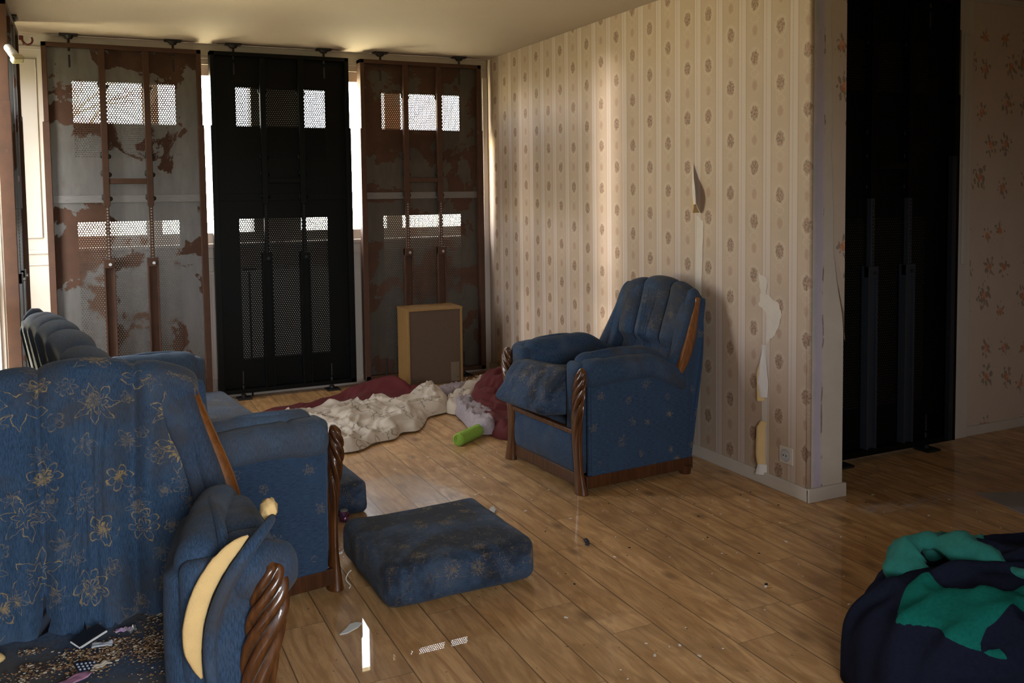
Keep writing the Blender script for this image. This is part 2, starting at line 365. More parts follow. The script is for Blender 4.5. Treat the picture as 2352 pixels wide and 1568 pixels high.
def tube(bm, pts, rad, seg=10, cap=True):
    """rad: number or list"""
    n = len(pts); pts = [Vector(p) for p in pts]
    rads = rad if isinstance(rad, (list, tuple)) else [rad] * n
    rings = []; prev = None
    for i, p in enumerate(pts):
        t = (pts[min(i + 1, n - 1)] - pts[max(i - 1, 0)]).normalized()
        if prev is None:
            a = Vector((0, 0, 1)) if abs(t.z) < 0.9 else Vector((1, 0, 0)); u = t.cross(a).normalized()
        else:
            u = (prev - t * prev.dot(t)).normalized()
        prev = u; w = t.cross(u)
        rings.append([bm.verts.new(p + (u * math.cos(2 * PI * k / seg) + w * math.sin(2 * PI * k / seg)) * rads[i]) for k in range(seg)])
    for a, b in zip(rings, rings[1:]):
        for k in range(seg): bm.faces.new((a[k], a[(k + 1) % seg], b[(k + 1) % seg], b[k]))
    if cap:
        bm.faces.new(rings[0][::-1]); bm.faces.new(rings[-1])

def cyl(bm, c, r, h, axis='Z', seg=16, r2=None):
    m = {'Z': Matrix(), 'X': Matrix.Rotation(PI / 2, 4, 'Y'), 'Y': Matrix.Rotation(PI / 2, 4, 'X')}[axis]
    bmesh.ops.create_cone(bm, cap_ends=True, segments=seg, radius1=r, radius2=r if r2 is None else r2, depth=h, matrix=Matrix.Translation(c) @ m)

def rbox(sx, sy, sz, r=0.03, res=0.02, fn=None):
    """soft rounded box centred on the origin, then fn(Vector)->Vector; keeps a box uv (metres)"""
    bm = bmesh.new(); uvl = bm.loops.layers.uv.new('uv')
    hx, hy, hz = sx / 2, sy / 2, sz / 2
    cache = {}
    def vert(p):
        k = (round(p[0], 5), round(p[1], 5), round(p[2], 5))
        if k not in cache:
            q = Vector((max(-hx + r, min(hx - r, p[0])), max(-hy + r, min(hy - r, p[1])), max(-hz + r, min(hz - r, p[2]))))
            d = Vector(p) - q
            co = q + d.normalized() * r if d.length > 1e-9 else Vector(p)
            if fn: co = fn(co)
            cache[k] = bm.verts.new(co)
        return cache[k]
    H = (hx, hy, hz)
    for ax in range(3):
        a, b = [(1, 2), (2, 0), (0, 1)][ax]
        na = max(2, int(round(2 * H[a] / res))); nb = max(2, int(round(2 * H[b] / res)))
        for s in (-1, 1):
            for i in range(na):
                for j in range(nb):
                    q = []
                    for di, dj in ((0, 0), (1, 0), (1, 1), (0, 1)):
                        p = [0, 0, 0]; p[ax] = s * H[ax]; p[a] = -H[a] + 2 * H[a] * (i + di) / na; p[b] = -H[b] + 2 * H[b] * (j + dj) / nb
                        q.append((vert(p), (p[a] if ax != 1 else p[b], p[b] if ax != 1 else p[a])))
                    if s < 0: q = q[::-1]
                    try: f = bm.faces.new([v for v, _ in q])
                    except ValueError: continue
                    for lp, (_, t) in zip(f.loops, q): lp[uvl].uv = t
    return bm

def prism(bm, poly, axis, a0, a1):
    """polygon (list of 2d) extruded along axis from a0 to a1"""
    def P(p, a): return {'X': (a, p[0], p[1]), 'Y': (p[0], a, p[1]), 'Z': (p[0], p[1], a)}[axis]
    v0 = [bm.verts.new(P(p, a0)) for p in poly]; v1 = [bm.verts.new(P(p, a1)) for p in poly]
    bm.faces.new(v0[::-1]); bm.faces.new(v1)
    n = len(poly)
    for i in range(n): bm.faces.new((v0[i], v0[(i + 1) % n], v1[(i + 1) % n], v1[i]))

def smoothpath(pts, n=24):
    """catmull-rom through tuples of any length"""
    out = []; m = len(pts)
    for i in range(n + 1):
        t = i / n * (m - 1); k = min(int(t), m - 2); f = t - k
        p0, p1, p2, p3 = pts[max(k - 1, 0)], pts[k], pts[k + 1], pts[min(k + 2, m - 1)]
        out.append(tuple(0.5 * (2 * b + (c - a) * f + (2 * a - 5 * b + 4 * c - d) * f * f + (3 * b - a - 3 * c + d) * f ** 3) for a, b, c, d in zip(p0, p1, p2, p3)))
    return out

def sstep(x, a, b):
    if a == b: return float(x > a)
    t = max(0.0, min(1.0, (x - a) / (b - a))); return t * t * (3 - 2 * t)
def nz(x, y, z=0.0): return noise.noise(Vector((x, y, z)))

# ---------------------------------------------------------------- shared materials
M_floor = laminate(); M_wp = wallpaper_medallion(); M_wf = wallpaper_floral()
M_ceil = simple('ceiling_paint', (0.43, 0.355, 0.29), 0.8, var=0.05, scale=4)
M_white = simple('white_gloss_paint', (0.56, 0.51, 0.45), 0.45, var=0.10, scale=6)
M_pvc = simple('white_window_frame', (0.54, 0.485, 0.44), 0.4, var=0.06, scale=5)
M_plaster = simple('bare_plaster', (0.60, 0.54, 0.47), 0.85, var=0.14, scale=9, bump=0.2)
M_dark = simple('dark_wall_paint', (0.30, 0.25, 0.20), 0.8)
M_paper = simple('paper_back', (0.62, 0.58, 0.55), 0.8)
M_yellowp = simple('yellowed_paper', (0.58, 0.40, 0.18), 0.8)
M_black = rusty('black_painted_steel', black=True); M_blackp = rusty('black_perforated_steel', black=True, perf=True)
M_blackrail = simple('black_glossy_rail', (0.022, 0.026, 0.036), 0.3, 0.4)
M_galv = simple('galvanised_steel', (0.30, 0.31, 0.34), 0.4, 0.6, var=0.35, scale=20)
M_iron = simple('dark_iron', (0.02, 0.018, 0.017), 0.5, 0.4)
M_bolt = simple('zinc_bolt', (0.45, 0.45, 0.45), 0.4, 0.7)

# ---------------------------------------------------------------- room shell
def S(name, dims, mat, **k): return bx(name, dims, mat, kind='structure', **k)
XL, YB, XR, YR, ZC = -3.42, -7.7, 2.14, -3.145, 2.5
S('floor', (XL - 0.3, XR + 0.2, YB - 0.2, 0.2, -0.1, 0.0), M_floor)
S('ceiling', (XL - 0.3, XR + 0.2, YB - 0.2, 0.2, ZC, ZC + 0.1), M_ceil)
wr = S('wall_right', (0.0, 0.2, -3.573, 0.2, 0.0, ZC), M_wp)
# bare end face of the partition
g = G('stripped_partition_edge'); o_ = g.obj(); x, y, z = g.xyz(o_)
xx = g.ma('ADD', x, g.ma('MULTIPLY', g.ma('SUBTRACT', g.noise(g.scale(o_, (4, 1, 1)), 5.0, 4), 0.5), 0.03))
c = g.mix(g.noise(o_, 12.0, 4), (0.50, 0.44, 0.37), (0.62, 0.55, 0.47))
c = g.mix(g.ma('MULTIPLY', g.band(xx, 0.045, 0.022, 0.5), 0.8), c, (0.44, 0.38, 0.52))
c = g.mix(g.ma('MULTIPLY', g.ma('MULTIPLY', g.band(xx, 0.028, 0.012, 0.5), g.step(g.noise(o_, 7.0, 3), 0.4, 0.6)), 0.7), c, (0.38, 0.40, 0.38))
c = g.mix(g.ma('MULTIPLY', g.band(xx, 0.072, 0.004, 0.5), g.step(g.noise(o_, 11.0, 4), 0.5, 0.6)), c, (0.22, 0.17, 0.12))
g.set(c, 0.8); g.bump(g.noise(o_, 40.0, 4), 0.3, 0.003)
bx('bare_end_face', (0.006, 0.2, -3.578, -3.573, 0.0, ZC), g.m, wr)
# floral paper still on the outer part of the end face, torn at the bottom
bm = bmesh.new()
prof = [(2.5, 0.100), (2.2, 0.112), (1.9, 0.116), (1.65, 0.118), (1.62, 0.112), (1.5, 0.122), (1.3, 0.13), (1.15, 0.135), (1.0, 0.152), (0.86, 0.172), (0.78, 0.186), (0.73, 0.190)]
lv = [bm.verts.new((a + 0.003 * math.sin(z_ * 31), -3.5805 - (0.02 * sstep(z_, 1.15, 0.8) if k else 0), z_)) for k, (z_, a) in enumerate(prof)]
rv = [bm.verts.new((0.203, -3.5795, z_ if z_ > 0.74 else 0.745)) for z_, a in prof]
for i in range(len(prof) - 1): bm.faces.new((lv[i], rv[i], rv[i + 1], lv[i + 1]))
mesh_obj('torn_floral_wallpaper', bm, M_wf, wr)
bm = bmesh.new()   # rounded paper corner standing off the edge
tube(bm, [(0.004, -3.568, zz) for zz in (0.06, 0.9, 1.7, 2.5)], 0.012, 12)
mesh_obj('wallpaper_corner', bm, M_wp, wr, True)

def flap(name, outline, mat, off=0.002):
    bm = bmesh.new(); vs = [bm.verts.new((-off if len(p) == 2 else -p[2], p[0], p[1])) for p in outline]
    bm.faces.new(vs); return mesh_obj(name, bm, mat, wr)
# bare strips where paper came off
def jag(pts, amp=0.006, n=6):
    out = []
    for a, b in zip(pts, pts[1:] + pts[:1]):
        for k in range(n):
            t = k / n; out.append((a[0] + (b[0] - a[0]) * t + random.uniform(-amp, amp) * (k > 0), a[1] + (b[1] - a[1]) * t + random.uniform(-amp, amp) * (k > 0)))
    return out
flap('bare_patch', jag([(-3.235, 1.03), (-3.30, 1.0), (-3.285, 0.93), (-3.37, 0.90), (-3.395, 0.84), (-3.35, 0.74), (-3.29, 0.69), (-3.285, 0.84), (-3.235, 0.87), (-3.245, 0.95)]), M_plaster)
flap('bare_patch', jag([(-2.745, 1.30), (-2.80, 1.27), (-2.785, 0.9), (-2.75, 0.6), (-2.735, 0.9)], 0.003), M_plaster)
flap('bare_patch', jag([(-2.55, 0.07), (-2.72, 0.07), (-2.75, 0.5), (-2.74, 0.62), (-2.68, 0.35)], 0.004), M_plaster)
flap('bare_patch', jag([(-3.255, 0.68), (-3.29, 0.68), (-3.30, 0.07), (-3.262, 0.07)], 0.003), M_plaster)
def curl(name, pts, mat):
    bm = bmesh.new(); rows = []
    for (ya, yb, z_, lift) in pts:
        rows.append([bm.verts.new((-0.003 - lift * math.sin(PI * 0.6 * k / 4), ya + (yb - ya) * (k / 4), z_)) for k in range(5)])
    for a, b in zip(rows, rows[1:]):
        for k in range(4): bm.faces.new((a[k], a[k + 1], b[k + 1], b[k]))
    return mesh_obj(name, bm, mat, wr, True)
def curl_l(name, pts, mat): return curl(name, [(b, a, z_, l_) for a, b, z_, l_ in pts], mat)
curl('peeling_wallpaper', [(-2.712, -2.716, 1.575, 0.002), (-2.712, -2.745, 1.50, 0.02), (-2.715, -2.79, 1.43, 0.045), (-2.735, -2.80, 1.36, 0.05)], M_paper)
curl('peeling_wallpaper', [(-2.718, -2.73, 1.45, 0.01), (-2.73, -2.765, 1.40, 0.04), (-2.745, -2.79, 1.345, 0.055), (-2.77, -2.775, 1.315, 0.05)], M_yellowp)
curl_l('peeling_wallpaper', [(-3.272, -3.276, 0.68, 0.004), (-3.268, -3.29, 0.60, 0.02), (-3.262, -3.305, 0.50, 0.03), (-3.268, -3.30, 0.43, 0.02)], M_paper)
curl_l('peeling_wallpaper', [(-3.262, -3.268, 0.62, 0.004), (-3.255, -3.275, 0.55, 0.03), (-3.258, -3.28, 0.41, 0.03)], M_yellowp)
curl_l('peeling_wallpaper', [(-3.262, -3.30, 0.31, 0.01), (-3.256, -3.285, 0.28, 0.03), (-3.255, -3.285, 0.15, 0.035), (-3.26, -3.29, 0.10, 0.03)], M_yellowp)
curl_l('peeling_wallpaper', [(-3.256, -3.298, 0.10, 0.02), (-3.252, -3.298, 0.05, 0.035)], M_paper)
curl('peeling_wallpaper', [(-2.63, -2.68, 0.62, 0.01), (-2.60, -2.66, 0.45, 0.04), (-2.585, -2.64, 0.2, 0.04), (-2.585, -2.63, 0.08, 0.02)], M_yellowp)

S('baseboard_right', (-0.014, 0.0, -3.585, 0.0, 0.0, 0.062), M_white, bev=0.003)
S('baseboard_end', (-0.014, 0.215, -3.592, -3.574, 0.0, 0.064), M_white, bev=0.003)
S('wall_recess', (0.2, XR + 0.2, YR, YR + 0.15, 0.0, ZC), M_wf)
S('wall_side', (XR, XR + 0.15, YB, YR, 0.0, ZC), M_wf)
S('baseboard_recess', (0.2, XR, YR - 0.012, YR, 0.0, 0.055), M_white, bev=0.002)
S('baseboard_side', (XR - 0.012, XR, YB, YR - 0.012, 0.0, 0.055), M_white, bev=0.002)
# door behind the right panel
d1 = empty('door_1', (0, 0, 0), kind='structure')
bx('door_frame', (0.22, 1.585, YR - 0.02, YR - 0.001, 0.0, 2.47), M_white, d1, 0.003)
bx('door_moulding', (1.50, 1.535, YR - 0.035, YR - 0.02, 1.0, 2.28), M_white, d1, 0.004)
bx('closed_shutter', (0.30, 1.47, YR - 0.03, YR - 0.0205, 0.06, 2.30), simple('brown_shutter', (0.10, 0.075, 0.055), 0.7), d1)
S('trim_1', (0.2, XR, YR - 0.015, YR, 2.47, ZC), M_white)

# wall behind the camera with a window
WX0, WX1, WZ0, WZ1 = -3.3, -2.1, 0.9, 2.1
S('added_light_blocker', (-1.95, -1.85, YB, -7.1, 0, ZC), M_dark)  # unseen stub, added to hold the rear window's light off the recess
S('wall_back', (XL - 0.2, WX0, YB - 0.15, YB, 0, ZC), M_dark)
for i_, d_ in enumerate([(WX1, XR + 0.2, YB - 0.15, YB, 0, ZC), (WX0, WX1, YB - 0.15, YB, 0, WZ0), (WX0, WX1, YB - 0.15, YB, WZ1, ZC)]): S('wall_back', d_, M_dark)
S('window_3', (WX0 + 0.58, WX0 + 0.63, YB - 0.1, YB - 0.05, WZ0, WZ1), M_pvc)

# left wall with a french window
LY0, LY1 = -1.68, -0.28
S('wall_left', (XL - 0.15, XL, YB, LY0, 0, ZC), M_dark)
S('wall_left', (XL - 0.15, XL, LY1, 0.2, 0, ZC), M_white)
S('wall_left', (XL - 0.15, XL, LY0, LY1, 2.3, ZC), M_white)
w2 = empty('window_2', (0, 0, 0), kind='structure')
fx0, fx1 = XL - 0.08, XL - 0.02
for nm, dd in (('frame_post', (fx0, fx1, LY0, LY0 + 0.06, 0.0, 2.3)), ('frame_post', (fx0, fx1, LY1 - 0.06, LY1, 0.0, 2.3)), ('frame_post', (fx0, fx1, -1.01, -0.93, 0.0, 2.3)),
               ('frame_rail', (fx0, fx1, LY0, LY1, 0.0, 0.2)), ('frame_rail', (fx0, fx1, LY0, LY1, 0.86, 0.93)), ('frame_rail', (fx0, fx1, LY0, LY1, 2.24, 2.3))):
    bx(nm, dd, M_pvc, w2, 0.006)

# far window wall
wf = S('wall_front', (XL, XR - 1.9, 0.0, 0.12, 0.0, 1.11), M_white)
S('wall_front', (XL, 0.2, 0.0, 0.12, 2.36, ZC), M_white)
S('wall_front', (XL - 0.1, -3.16, 0.0, 0.12, 1.11, 2.36), M_white)
S('wall_front', (-1.84, -1.50, 0.04, 0.16, 1.11, 2.36), M_white)
S('wall_front', (-0.10, 0.2, 0.0, 0.12, 1.11, 2.36), M_white)
w1 = empty('window_1', (0, 0, 0), kind='structure')
for nm, dd in (('frame_rail', (-3.16, -0.1, 0.03, 0.09, 1.11, 1.18)), ('frame_rail', (-3.16, -0.1, 0.03, 0.09, 2.285, 2.36)),
               ('frame_post', (-3.16, -3.09, 0.02, 0.09, 1.18, 2.285)), ('frame_post', (-0.17, -0.1, 0.02, 0.09, 1.18, 2.285)),
               ('frame_post', (-2.565, -2.46, 0.03, 0.11, 1.18, 2.285)), ('frame_post', (-0.845, -0.715, 0.03, 0.11, 1.18, 2.285))):
    bx(nm, dd, M_pvc, w1, 0.005)
for a_, b_ in ((-3.42, -0.02),):
    S('trim_2', (a_, b_, -0.016, 0.0, 1.075, 1.105), M_pvc, bev=0.004)
    S('trim_3', (a_, b_, -0.012, 0.0, 1.0, 1.02), M_pvc, bev=0.004)
    S('trim_4', (a_, b_, -0.01, 0.0, 2.40, 2.425), M_pvc, bev=0.003)
S('trim_6', (-0.045, 0.0, -0.02, 0.0, 0.06, 2.36), M_pvc, bev=0.004)
S('trim_7', (-3.42, -3.2, -0.02, 0.0, 1.18, 2.34), M_pvc, bev=0.004)
S('baseboard_front', (XL, 0.0, -0.014, 0.0, 0.0, 0.07), M_white, bev=0.003)

# outside: blossoming shrub branches seen faintly over the sill
M_bark = simple('branch_bark', (0.20, 0.13, 0.07), 0.9)
def branchy(name, base, label):
    bm = bmesh.new(); rnd = random.Random(3)
    def grow(p, d, L, r, k):
        pts = [p]; q = Vector(p); dd = Vector(d)
        for i in range(5):
            dd = (dd + Vector((rnd.uniform(-.25, .25), rnd.uniform(-.25, .25), rnd.uniform(-.1, .2)))).normalized(); q = q + dd * L / 5; pts.append(tuple(q))
            if k and i > 0: grow(tuple(q), (dd + Vector((rnd.uniform(-1, 1), rnd.uniform(-.6, .6), rnd.uniform(-.3, .6)))).normalized(), L * 0.5, r * 0.5, k - 1)
        tube(bm, pts, [r * (1 - 0.14 * j) for j in range(len(pts))], 5, False)
    grow(base, (0.15, 0, 1), 2.6, 0.05, 3)
    tag(mesh_obj(name, bm, M_bark), label, 'tree')
branchy('bare_tree', (-3.6, 4.0, -0.6), 'bare branching tree outside behind the leftmost rusty panel')

# ---------------------------------------------------------------- security panels
def panel(x0, yf, mats, label, black=False, rot=None, bars=True, group='steel security panels', jy=0.02):
    """x0 left edge, yf front (room side) plane. local: x 0..0.98, y 0 front .. 0.055 sheet, z"""
    Mf, Ms, Mp, Mr, Mj = mats
    r = empty('security_panel', (x0, yf, 0), 0, label, 'security panel', group)
    if rot is not None: r.rotation_euler = (0, 0, rot)
    Wd, z0, z1, zl = 0.98, 0.04, 2.44, 1.93
    # upper frame section (narrower) and lower telescoping section
    bm = bmesh.new()
    for a, b in ((0.004, 0.034), (Wd - 0.034, Wd - 0.004)): box(bm, a, b, 0, 0.098, zl - 0.1, z1, 0.002)  # depth stretched back towards the wall to block light rising behind the panel
    box(bm, 0.004, Wd - 0.004, 0, 0.098, z1 - 0.028, z1, 0.002)
    mesh_obj('upper_frame', bm, Mf, r)
    bm = bmesh.new()
    for a, b in ((-0.004, 0.036), (Wd - 0.036, Wd + 0.004)): box(bm, a, b, -0.004, 0.059, z0, zl, 0.002)
    box(bm, 0, Wd, -0.004, 0.059, z0, z0 + 0.03, 0.002)
    mesh_obj('lower_frame', bm, Mf, r)
    # sheets: solid parts around two perforated fields
    px0, px1 = 0.175, 0.805
    bm = bmesh.new()
    for d in ((0.03, Wd - 0.03, 2.20, z1 - 0.02), (0.03, px0, 1.42, 2.20), (px1, Wd - 0.03, 1.42, 2.20), (px0, px1, 1.42, 1.70)):
        box(bm, d[0], d[1], 0.045, 0.048, d[2], d[3])
    mesh_obj('upper_sheet', bm, Ms, r)
    bm = bmesh.new()
    for d in ((0.03, Wd - 0.03, z0 + 0.02, 0.275), (0.03, px0, 0.275, 1.28), (px1, Wd - 0.03, 0.275, 1.28), (0.03, Wd - 0.03, 1.28, 1.46)):
        box(bm, d[0], d[1], 0.05, 0.053, d[2], d[3])
    mesh_obj('lower_sheet', bm, Ms, r)
    bm = bmesh.new(); box(bm, px0 - 0.10, px1 + 0.10, 0.0535, 0.0555, 1.40, 1.932); mesh_obj('backing_sheet', bm, Ms, r)
    for za, zb, yy in ((1.70, 2.20, 0.0455), (0.275, 1.28, 0.0505)):
        bm = bmesh.new(); vs = [bm.verts.new(p) for p in ((px0, yy, za), (px1, yy, za), (px1, yy, zb), (px0, yy, zb))]; bm.faces.new(vs)
        mesh_obj('perforated_sheet', bm, Mp, r)
    bm = bmesh.new(); box(bm, 0.036, Wd - 0.036, 0.040, 0.045, 1.405, 1.455, 0.001); mesh_obj('joint_strip', bm, MATS['lap_strip'] if not black else Mf, r)
    for cx in (0.355, 0.625):
        bm = bmesh.new(); box(bm, cx - 0.02, cx + 0.02, 0.0, 0.042, 1.38, z1 - 0.028, 0.003); mesh_obj('upper_rail', bm, Mr[0], r)
        bm = bmesh.new(); box(bm, cx - 0.013, cx + 0.013, 0.006, 0.036, 0.98, 1.40, 0.002)
        rl = mesh_obj('adjusting_rail', bm, Mr[1], r)
        bm = bmesh.new()
        for k in range(20): cyl(bm, (cx, 0.0055, 1.012 + k * 0.0195), 0.0055, 0.003, 'Y', 10)
        mesh_obj('rail_holes', bm, Mr[2], rl)
        bm = bmesh.new()
        box(bm, cx - 0.035, cx - 0.024, -0.002, 0.045, z0 + 0.03, 1.03, 0.002); box(bm, cx + 0.024, cx + 0.035, -0.002, 0.045, z0 + 0.03, 1.03, 0.002)
        box(bm, cx - 0.028, cx + 0.028, 0.016, 0.045, z0 + 0.03, 1.0, 0.002); box(bm, cx - 0.035, cx + 0.035, -0.004, 0.03, 0.97, 1.03, 0.003)
        lr = mesh_obj('lower_rail', bm, Mr[1], r)
        bm = bmesh.new(); cyl(bm, (cx + 0.005, -0.008, 0.995), 0.010, 0.012, 'Y', 14); mesh_obj('bolt', bm, M_bolt if not black else M_blackrail, lr)
        for zz in (1.44, 1.60, 1.72, 2.18):
            bm = bmesh.new()
            bmesh.ops.create_icosphere(bm, subdivisions=2, radius=0.02, matrix=Matrix.Translation((cx - 0.02, 0.03, zz)) @ Matrix.Diagonal((0.6, 0.5, 1.1, 1)))
            bmesh.ops.create_icosphere(bm, subdivisions=2, radius=0.018, matrix=Matrix.Translation((cx + 0.016, 0.03, zz - 0.01)) @ Matrix.Diagonal((1.2, 0.5, 1.0, 1)))
            mesh_obj('weld_bead', bm, Mr[3], r, True)
    bm = bmesh.new(); box(bm, 0.375, 0.605, 0.004, 0.03, 1.53, 1.565, 0.003); mesh_obj('cross_bar', bm, Mr[0], r)
    for k, cx in enumerate((0.165, 0.80)):
        bm = bmesh.new(); cyl(bm, (cx, jy, 2.44), 0.008, 0.10, 'Z', 10); cyl(bm, (cx, jy, 2.325), 0.006, 0.08, 'Z', 8); cyl(bm, (cx, jy, 2.478), 0.02, 0.02, 'Z', 12, 0.035)
        box(bm, cx - 0.055, cx + 0.055, jy - 0.03, jy + 0.03, 2.487, 2.4995, 0.003)
        mesh_obj('top_jack', bm, Mj, r)
        bm = bmesh.new(); cyl(bm, (cx, jy - 0.01, 0.05), 0.008, 0.09, 'Z', 10); cyl(bm, (cx, jy - 0.01, 0.15), 0.006, 0.09, 'Z', 8)
        box(bm, cx - 0.05, cx + 0.05, jy - 0.07, jy + 0.03, 0.0, 0.012, 0.003); cyl(bm, (cx, jy - 0.01, 0.02), 0.018, 0.02, 'Z', 6)
        mesh_obj('foot_jack', bm, Mj, r)
    return r
g = G('lap_strip'); g.set(g.mix(g.noise(g.scale(g.obj(), (1, 1, 6)), 20.0, 3), (0.12, 0.115, 0.11), (0.20, 0.19, 0.185)), 0.45, 0.4); MATS['lap_strip'] = g.m
M_rustbar = rusty('rust_brown_bar', 1.9, seed=3.0); M_rustframe = rusty('rusty_frame', 1.3, seed=6.0)
M_hole = simple('pale_rail_hole', (0.30, 0.27, 0.24), 0.6); M_holek = simple('dark_rail_hole', (0.004, 0.004, 0.005), 0.6)
M_r1 = rusty('scraped_grey_sheet', 0.36, seed=11.3); M_r1p = rusty('scraped_grey_perforated_sheet', 0.42, seed=11.3, perf=True)
M_r2 = rusty('brown_patched_sheet', 0.52, (0.075, 0.066, 0.055), seed=21.7); M_r2p = rusty('brown_patched_perforated_sheet', 0.5, (0.075, 0.066, 0.055), seed=21.7, perf=True)
M_gx = rusty('grey_steel_section', 0.1, (0.10, 0.10, 0.105), seed=31.0)
kb = (M_black, M_black, M_blackp, (M_black, M_black, M_holek, M_black), M_iron)
panel(-3.165, -0.12, (M_rustframe, M_r1, M_r1p, (M_rustbar, M_rustbar, M_hole, M_iron), M_iron), 'scraped grey and rust steel panel with two brown bars, leftmost on the far window wall')
panel(-2.135, -0.12, kb, 'black painted steel panel on the far window wall between two rusty ones', True)
panel(-1.075, -0.12, (M_rustframe, M_r2, M_r2p, (M_rustbar, M_rustbar, M_hole, M_iron), M_iron), 'brown rusty steel panel standing behind the wooden cabinet in the far corner')
M_bluerail = simple('dark_blue_grey_rail', (0.034, 0.040, 0.052), 0.3, 0.3)
kr = (M_black, M_black, M_blackp, (M_black, M_bluerail, M_holek, M_black), M_iron)
pr_ = panel(0.37, -3.265, kr, 'tall black steel panel in the dark recess right of the partition', True, jy=0.045)
bm = bmesh.new(); box(bm, 0.90, 0.93, -0.03, 0.0, 0.05, 1.6, 0.003); mesh_obj('side_rail', bm, M_blackrail, pr_)
pl_ = panel(-3.268, -1.41, (M_rustframe, M_gx, M_r1p, (M_gx, M_gx, M_holek, M_iron), M_iron), 'weathered steel panel seen edge on along the left wall', rot=PI / 2, bars=True)

# things near the left panel
bm = bmesh.new(); tube(bm, smoothpath([(-3.262, -0.25, 2.43), (-3.248, -0.25, 2.405), (-3.228, -0.25, 2.393), (-3.208, -0.25, 2.402), (-3.200, -0.25, 2.42), (-3.204, -0.25, 2.44)], 20), 0.006, 8)
cyl(bm, (-3.262, -0.125, 2.435), 0.005, 0.25, 'Y', 8); box(bm, -3.275, -3.25, -0.255, -0.243, 2.42, 2.448, 0.002)
tag(mesh_obj('curved_hook', bm, simple('rust_red_metal', (0.09, 0.015, 0.012), 0.5, 0.3), smooth=False), 'small dark red curved metal hook high in the left corner', 'hook')
bm = bmesh.new(); cyl(bm, (0, 0, 0), 0.02, 0.075, 'X', 20); bmesh.ops.create_icosphere(bm, subdivisions=2, radius=0.02, matrix=Matrix.Translation((-0.036, 0, 0)))
for k in range(4): cyl(bm, (0.0 + k * 0.008, 0, 0), 0.0215, 0.003, 'X', 20)
t = empty('clamp_lamp', (-3.245, -1.47, 2.165), 0, 'small clear ribbed plastic lamp head high on the left panel', 'lamp')
t.rotation_euler = (0.2, 0.75, -0.9)
mesh_obj('lamp_body', bm, simple('grey_clear_plastic', (0.45, 0.45, 0.45), 0.25), t, True)
bm = bmesh.new(); box(bm, 0.036, 0.07, -0.028, 0.028, -0.02, 0.02, 0.008); mesh_obj('lamp_cap', bm, simple('yellowed_plastic', (0.30, 0.27, 0.16), 0.4), t)

# radiator between the first two panels
rd = empty('radiator', (-2.24, 0, 0), 0, 'white ribbed panel radiator under the far windows', 'radiator')
bm = bmesh.new(); box(bm, 0, 0.95, -0.042, -0.004, 0.14, 0.90, 0.004)
for k in range(24): box(bm, 0.02 + k * 0.0385, 0.042 + k * 0.0385, -0.05, -0.042, 0.17, 0.87, 0.003)
mesh_obj('radiator_panel', bm, M_pvc, rd)
bm = bmesh.new(); box(bm, -0.003, 0.953, -0.052, -0.002, 0.885, 0.91, 0.003); mesh_obj('top_grille', bm, M_pvc, rd)
bm = bmesh.new(); bmesh.ops.create_icosphere(bm, subdivisions=3, radius=1, matrix=Matrix.Translation((-2.10, -0.028, 0.927)) @ Matrix.Diagonal((0.035, 0.02, 0.018, 1)))
for v in bm.verts: v.co.z += 0.006 * nz(v.co.x * 60, v.co.z * 60, 2)
tag(mesh_obj('dark_clod', bm, M_iron, smooth=True), 'dark lump of dirt lying on top of the radiator', 'clod')
bm = bmesh.new(); cyl(bm, (-1.90, -0.0585, 0.45), 0.006, 0.90, 'Z', 8); box(bm, -1.945, -1.85, -0.0635, -0.0535, 0.912, 0.927)
tag(mesh_obj('support_prop', bm, M_iron), 'thin black T shaped prop standing behind the black far panel', 'prop')

# ---------------------------------------------------------------- upholstery
BLUE = (0.032, 0.060, 0.112)
M_side = fabric('blue_chenille_side', BLUE, gold=0.40, fscale=7.5, sparse=True, stretch=(10, 110, 1), dirt_lo=0.62, dirt_hi=0.95, worn=(0.035, 0.068, 0.13))
M_arm = fabric('worn_blue_arm_fabric', BLUE, gold=0.0, stretch=(70, 14, 1), dirt_lo=0.48, dirt_hi=0.72, worn=(0.075, 0.100, 0.145), seed=4.0)
M_backR = fabric('grimy_blue_back_fabric', BLUE, gold=0.22, fscale=8.0, stretch=(90, 12, 1), dirt_lo=0.38, dirt_hi=0.62, dirt=(0.045, 0.047, 0.055), seed=8.0)
M_backF = fabric('blue_fabric_gold_flowers', (0.034, 0.068, 0.128), gold=0.85, fscale=6.4, stretch=(90, 12, 1), dirt_lo=0.46, dirt_hi=0.74, dirt=(0.06, 0.06, 0.065), worn=(0.058, 0.096, 0.155), seed=2.0)
M_cush = fabric('blue_cushion_fabric', (0.032, 0.058, 0.108), gold=0.36, fscale=8.5, stretch=(12, 90, 1), dirt_lo=0.42, dirt_hi=0.58, dirt=(0.02, 0.022, 0.028), worn=(0.075, 0.105, 0.16), seed=5.0)
M_sofa = fabric('faded_blue_sofa_fabric', (0.062, 0.095, 0.150), gold=0.0, stretch=(80, 12, 1), dirt_lo=0.40, dirt_hi=0.72, dirt=(0.075, 0.075, 0.085), worn=(0.090, 0.130, 0.195), seed=7.0)
M_seatS = fabric('faded_floral_seat_fabric', (0.075, 0.10, 0.15), gold=0.25, fscale=9.0, stretch=(60, 30, 1), dirt_lo=0.35, dirt_hi=0.7, dirt=(0.07, 0.06, 0.05), worn=(0.13, 0.155, 0.21), seed=3.0)
M_wood = wood_varnish('varnished_carved_wood'); M_strip = wood_varnish('varnished_orange_wood', (0.20, 0.068, 0.013), (0.12, 0.038, 0.008), False)
M_plinth = wood_varnish('dark_plinth_wood', (0.085, 0.028, 0.010), (0.04, 0.014, 0.006), False)
M_foam = simple('torn_yellow_foam', (0.72, 0.50, 0.22), 0.95, var=0.12, scale=30, bump=0.4)

